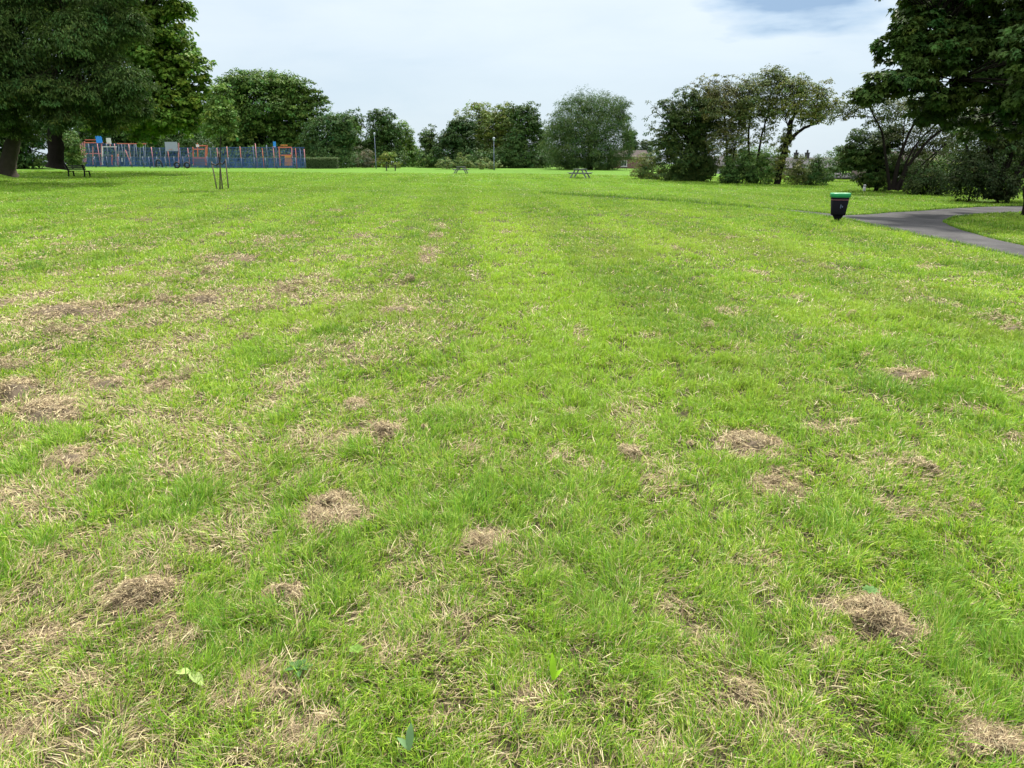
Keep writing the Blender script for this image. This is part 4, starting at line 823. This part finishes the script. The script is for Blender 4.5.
frame_thing('goal_shelter', 'orange framed goal with a slatted gate and blue board at the right of the court', 'goal', 286, PY + 1,
    [(280, 165.8, 279, 147, 1.0, M_orange, 'post', 0), (291.5, 165.8, 291.8, 148, 1.1, M_pink, 'post', 0), (278, 147.3, 291.5, 147.3, 1.2, M_orange, 'crossbar', 0), (279, 145.0, 286, 145.0, .8, M_slat, 'top_rail', .7), (281.5, 155.3, 292, 155.3, 1.1, M_orange, 'mid_rail', -.2), (275, 165.8, 275, 148, .7, M_steelb, 'post', .4)] + [(x, 165.6, x, 155.5, .9, M_slat, 'slat_gate', -.3) for x in (286, 287.2, 288.4, 289.6, 290.8)],
    [board(275, 144.5, 2.6, 5.4, M_bluep), hoop(275, 147)])

# ------------------------------------------------------------------ houses
def house(name, label, px0, px1, eave, ridge, Y, wall_m, roof_m, wins=(), chims=(), depth=7, basey=None):
    x0, x1 = at(px0, 165, Y)[0], at(px1, 165, Y)[0]; cx = (x0 + x1) / 2; z0 = float(gz(cx, Y)); ze = Z(eave, (px0 + px1) / 2, Y) - z0; zr = Z(ridge, (px0 + px1) / 2, Y + depth / 2) - z0; L = x1 - x0
    root = empty(name, (cx, Y, z0), label, 'house')
    m = MB(); V = [(-L / 2, 0, -.5), (L / 2, 0, -.5), (L / 2, depth, -.5), (-L / 2, depth, -.5), (-L / 2, 0, ze), (L / 2, 0, ze), (L / 2, depth, ze), (-L / 2, depth, ze), (-L / 2, depth / 2, zr - .12), (L / 2, depth / 2, zr - .12)]
    m.add(V, [[0, 1, 5, 4], [2, 3, 7, 6]], [[1, 2, 6, 9, 5], [3, 0, 4, 8, 7]]); m.build('wall', wall_m, root)
    m = MB(); e = .35; sl = (zr - ze) / (depth / 2)
    for sgn in (0, 1):
        y0, y1 = (-e, depth / 2) if sgn == 0 else (depth + e, depth / 2); za = ze - e * sl
        V = [(-L / 2 - .2, y0, za), (L / 2 + .2, y0, za), (L / 2 + .2, y1, zr), (-L / 2 - .2, y1, zr)]; V += [(a, b_, c + .12) for a, b_, c in V]
        m.add(V, [[3, 2, 1, 0], [4, 5, 6, 7], [0, 1, 5, 4], [1, 2, 6, 5], [2, 3, 7, 6], [3, 0, 4, 7]])
    rf = m.build('roof', roof_m, root)
    for p in chims:
        xx = at(p, 165, Y + depth / 2)[0] - cx; m = MB(); m.box((xx, depth / 2, zr + .2), (.42, .42, .8)); m.box((xx, depth / 2, zr + .64), (.5, .5, .08)); m.tube([(xx, depth / 2, zr + .68), (xx, depth / 2, zr + .98)], .11, 8); c_ = m.build('chimney', roof_m, rf)
    for wx, wy, ww, wh in wins:
        a = at(wx, wy, Y); s = mpp(a); xx = a[0] - cx; zz = a[2] - z0; w_, h_ = ww * s, wh * s
        m = MB(); t = .1
        for q in ((-w_ / 2 + t / 2, 0, t, h_), (w_ / 2 - t / 2, 0, t, h_), (0, 0, t * .7, h_ - 2 * t), ): m.box((xx + q[0], -.03, zz + q[1]), (q[2], .08, q[3]))
        for q in (h_ / 2 - t / 2, -h_ / 2 + t / 2): m.box((xx, -.031, zz + q), (w_ - 2 * t, .078, t))
        f = m.build('window', M_white, root); MB().box((xx, -.005, zz), (w_ - .1, .03, h_ - .1)).build('pane', M_glass, f); MB().box((xx, -.07, zz - h_ / 2 - .06), (w_ + .2, .2, .08)).build('sill', M_white, f)
house('brick_house', 'small red brick house with a white window between the willow and the low shrub', 613, 648, 157, 151, 122, M_brick, M_roofb, [(624, 163.5, 6, 5.5)], [630])
house('brick_house', 'brick house with a grey roof seen through the gap right of the ivy thicket', 698, 738, 166, 157, 88, M_brickp, M_roof, [(711, 171, 5, 4), (719, 171, 4, 4)], [])
house('slate_house', 'house with a grey slate roof and two chimneys behind the leaning ivy trunk', 778, 842, 168, 158.5, 86, M_brickp, M_roof, [(800, 174, 6, 5), (825, 174, 6, 5)], [795, 806])
house('brown_house', 'house with a brown tiled roof seen between the leaning stems on the right', 888, 968, 167, 152.5, 66, M_brickp, M_roofb, [(900, 173, 7, 6), (915, 178, 9, 5), (950, 174, 7, 6)], [943])
house('garage_block', 'low grey garage behind the lawn gap to the right of the litter bin', 836, 870, 178, 174, 72, M_render, M_roof, [(846, 183, 7, 4)], [], 5)

# ------------------------------------------------------------------ sky, sun, camera
w = bpy.data.worlds.new('World'); SC.world = w; w.use_nodes = True; nt = w.node_tree; bg = nt.nodes['Background']; bg.inputs['Strength'].default_value = .1
sunel, sunaz = math.radians(54), math.radians(16)      # azimuth measured from +Y toward +X
sky = nt.nodes.new('ShaderNodeTexSky'); sky.sky_type = 'NISHITA'; sky.sun_disc = False; sky.sun_elevation = sunel; sky.sun_rotation = sunaz
tc = nt.nodes.new('ShaderNodeTexCoord'); sep = nt.nodes.new('ShaderNodeSeparateXYZ'); nt.links.new(tc.outputs['Generated'], sep.inputs[0])
def math_n(op, a, b=None, c=None):
    n = nt.nodes.new('ShaderNodeMath'); n.operation = op
    for i, v in enumerate((a, b, c)):
        if v is None: continue
        if isinstance(v, (int, float)): n.inputs[i].default_value = v
        else: nt.links.new(v, n.inputs[i])
    return n.outputs[0]
def ramp(x, stops):
    n = nt.nodes.new('ShaderNodeValToRGB'); e = n.color_ramp.elements
    while len(e) < len(stops): e.new(.5)
    for el, (p, c) in zip(e, stops): el.position = p; el.color = (*c, 1)
    nt.links.new(x, n.inputs[0]); return n.outputs[0]
grad = ramp(sep.outputs['Z'], [(0, (.092, .111, .128)), (.10, (.097, .115, .130)), (.20, (.115, .13, .143)), (.42, (.29, .30, .315)), (1, (.40, .415, .44))])
mp = nt.nodes.new('ShaderNodeMapping'); mp.inputs['Scale'].default_value = (2.2, 2.2, 9); nt.links.new(tc.outputs['Generated'], mp.inputs[0])
cn = nt.nodes.new('ShaderNodeTexNoise'); cn.inputs['Scale'].default_value = 2.0; cn.inputs['Detail'].default_value = 7; cn.inputs['Roughness'].default_value = .55; cn.inputs['Distortion'].default_value = .3; nt.links.new(mp.outputs[0], cn.inputs['Vector'])
cl = ramp(cn.outputs['Fac'], [(.28, (.91, .94, .97)), (.5, (1, 1, 1)), (.72, (1.06, 1.045, 1.03))])
mul = nt.nodes.new('ShaderNodeMix'); mul.data_type = 'RGBA'; mul.blend_type = 'MULTIPLY'; mul.inputs[0].default_value = 1; nt.links.new(grad, mul.inputs[6]); nt.links.new(cl, mul.inputs[7])
# darker blue-grey cloud low in the sky to the right of the view
dv = ray(808, 2); dv /= np.linalg.norm(dv)
vs = nt.nodes.new('ShaderNodeVectorMath'); vs.operation = 'SUBTRACT'; nt.links.new(tc.outputs['Generated'], vs.inputs[0]); vs.inputs[1].default_value = dv
vm = nt.nodes.new('ShaderNodeVectorMath'); vm.operation = 'MULTIPLY'; nt.links.new(vs.outputs[0], vm.inputs[0]); vm.inputs[1].default_value = (8.0, 8.0, 22.0)
vl = nt.nodes.new('ShaderNodeVectorMath'); vl.operation = 'LENGTH'; nt.links.new(vm.outputs[0], vl.inputs[0])
cn2 = nt.nodes.new('ShaderNodeTexNoise'); cn2.inputs['Scale'].default_value = 5.0; cn2.inputs['Detail'].default_value = 6; nt.links.new(mp.outputs[0], cn2.inputs['Vector'])
dsum = math_n('ADD', vl.outputs['Value'], math_n('MULTIPLY', math_n('SUBTRACT', cn2.outputs['Fac'], .5), 1.6))
dm = ramp(dsum, [(.30, (.40, .53, .70)), (.60, (.70, .79, .89)), (1.0, (1.03, 1.02, 1.01))])
mul2 = nt.nodes.new('ShaderNodeMix'); mul2.data_type = 'RGBA'; mul2.blend_type = 'MULTIPLY'; mul2.inputs[0].default_value = 1; nt.links.new(mul.outputs[2], mul2.inputs[6]); nt.links.new(dm, mul2.inputs[7])
sc = nt.nodes.new('ShaderNodeVectorMath'); sc.operation = 'SCALE'; sc.inputs['Scale'].default_value = 30.0; nt.links.new(mul2.outputs[2], sc.inputs[0])
fin = nt.nodes.new('ShaderNodeMix'); fin.data_type = 'RGBA'; fin.inputs[0].default_value = .93; nt.links.new(sky.outputs[0], fin.inputs[6]); nt.links.new(sc.outputs[0], fin.inputs[7])
nt.links.new(fin.outputs[2], bg.inputs['Color'])

sl = bpy.data.lights.new('sun', 'SUN'); sl.energy = 4.2; sl.angle = math.radians(5); sl.color = (1, .95, .87)
so = bpy.data.objects.new('sun', sl); COL.objects.link(so)
sd = Vector((math.sin(sunaz) * math.cos(sunel), math.cos(sunaz) * math.cos(sunel), math.sin(sunel))); so.rotation_euler = sd.to_track_quat('Z', 'Y').to_euler()

cam = bpy.data.cameras.new('camera'); co = bpy.data.objects.new('camera', cam); COL.objects.link(co)
cam.sensor_width = 36; cam.sensor_fit = 'HORIZONTAL'; cam.lens = F / W * 36; cam.clip_end = 6000; cam.clip_start = .05
co.location = (0, 0, EYE); co.rotation_euler = (math.pi / 2 - TH, 0, 0); SC.camera = co
SC.view_settings.view_transform = 'Standard'; SC.view_settings.look = 'None'; SC.view_settings.exposure = 1.2; SC.view_settings.gamma = 1
SC.render.resolution_x, SC.render.resolution_y = W, H
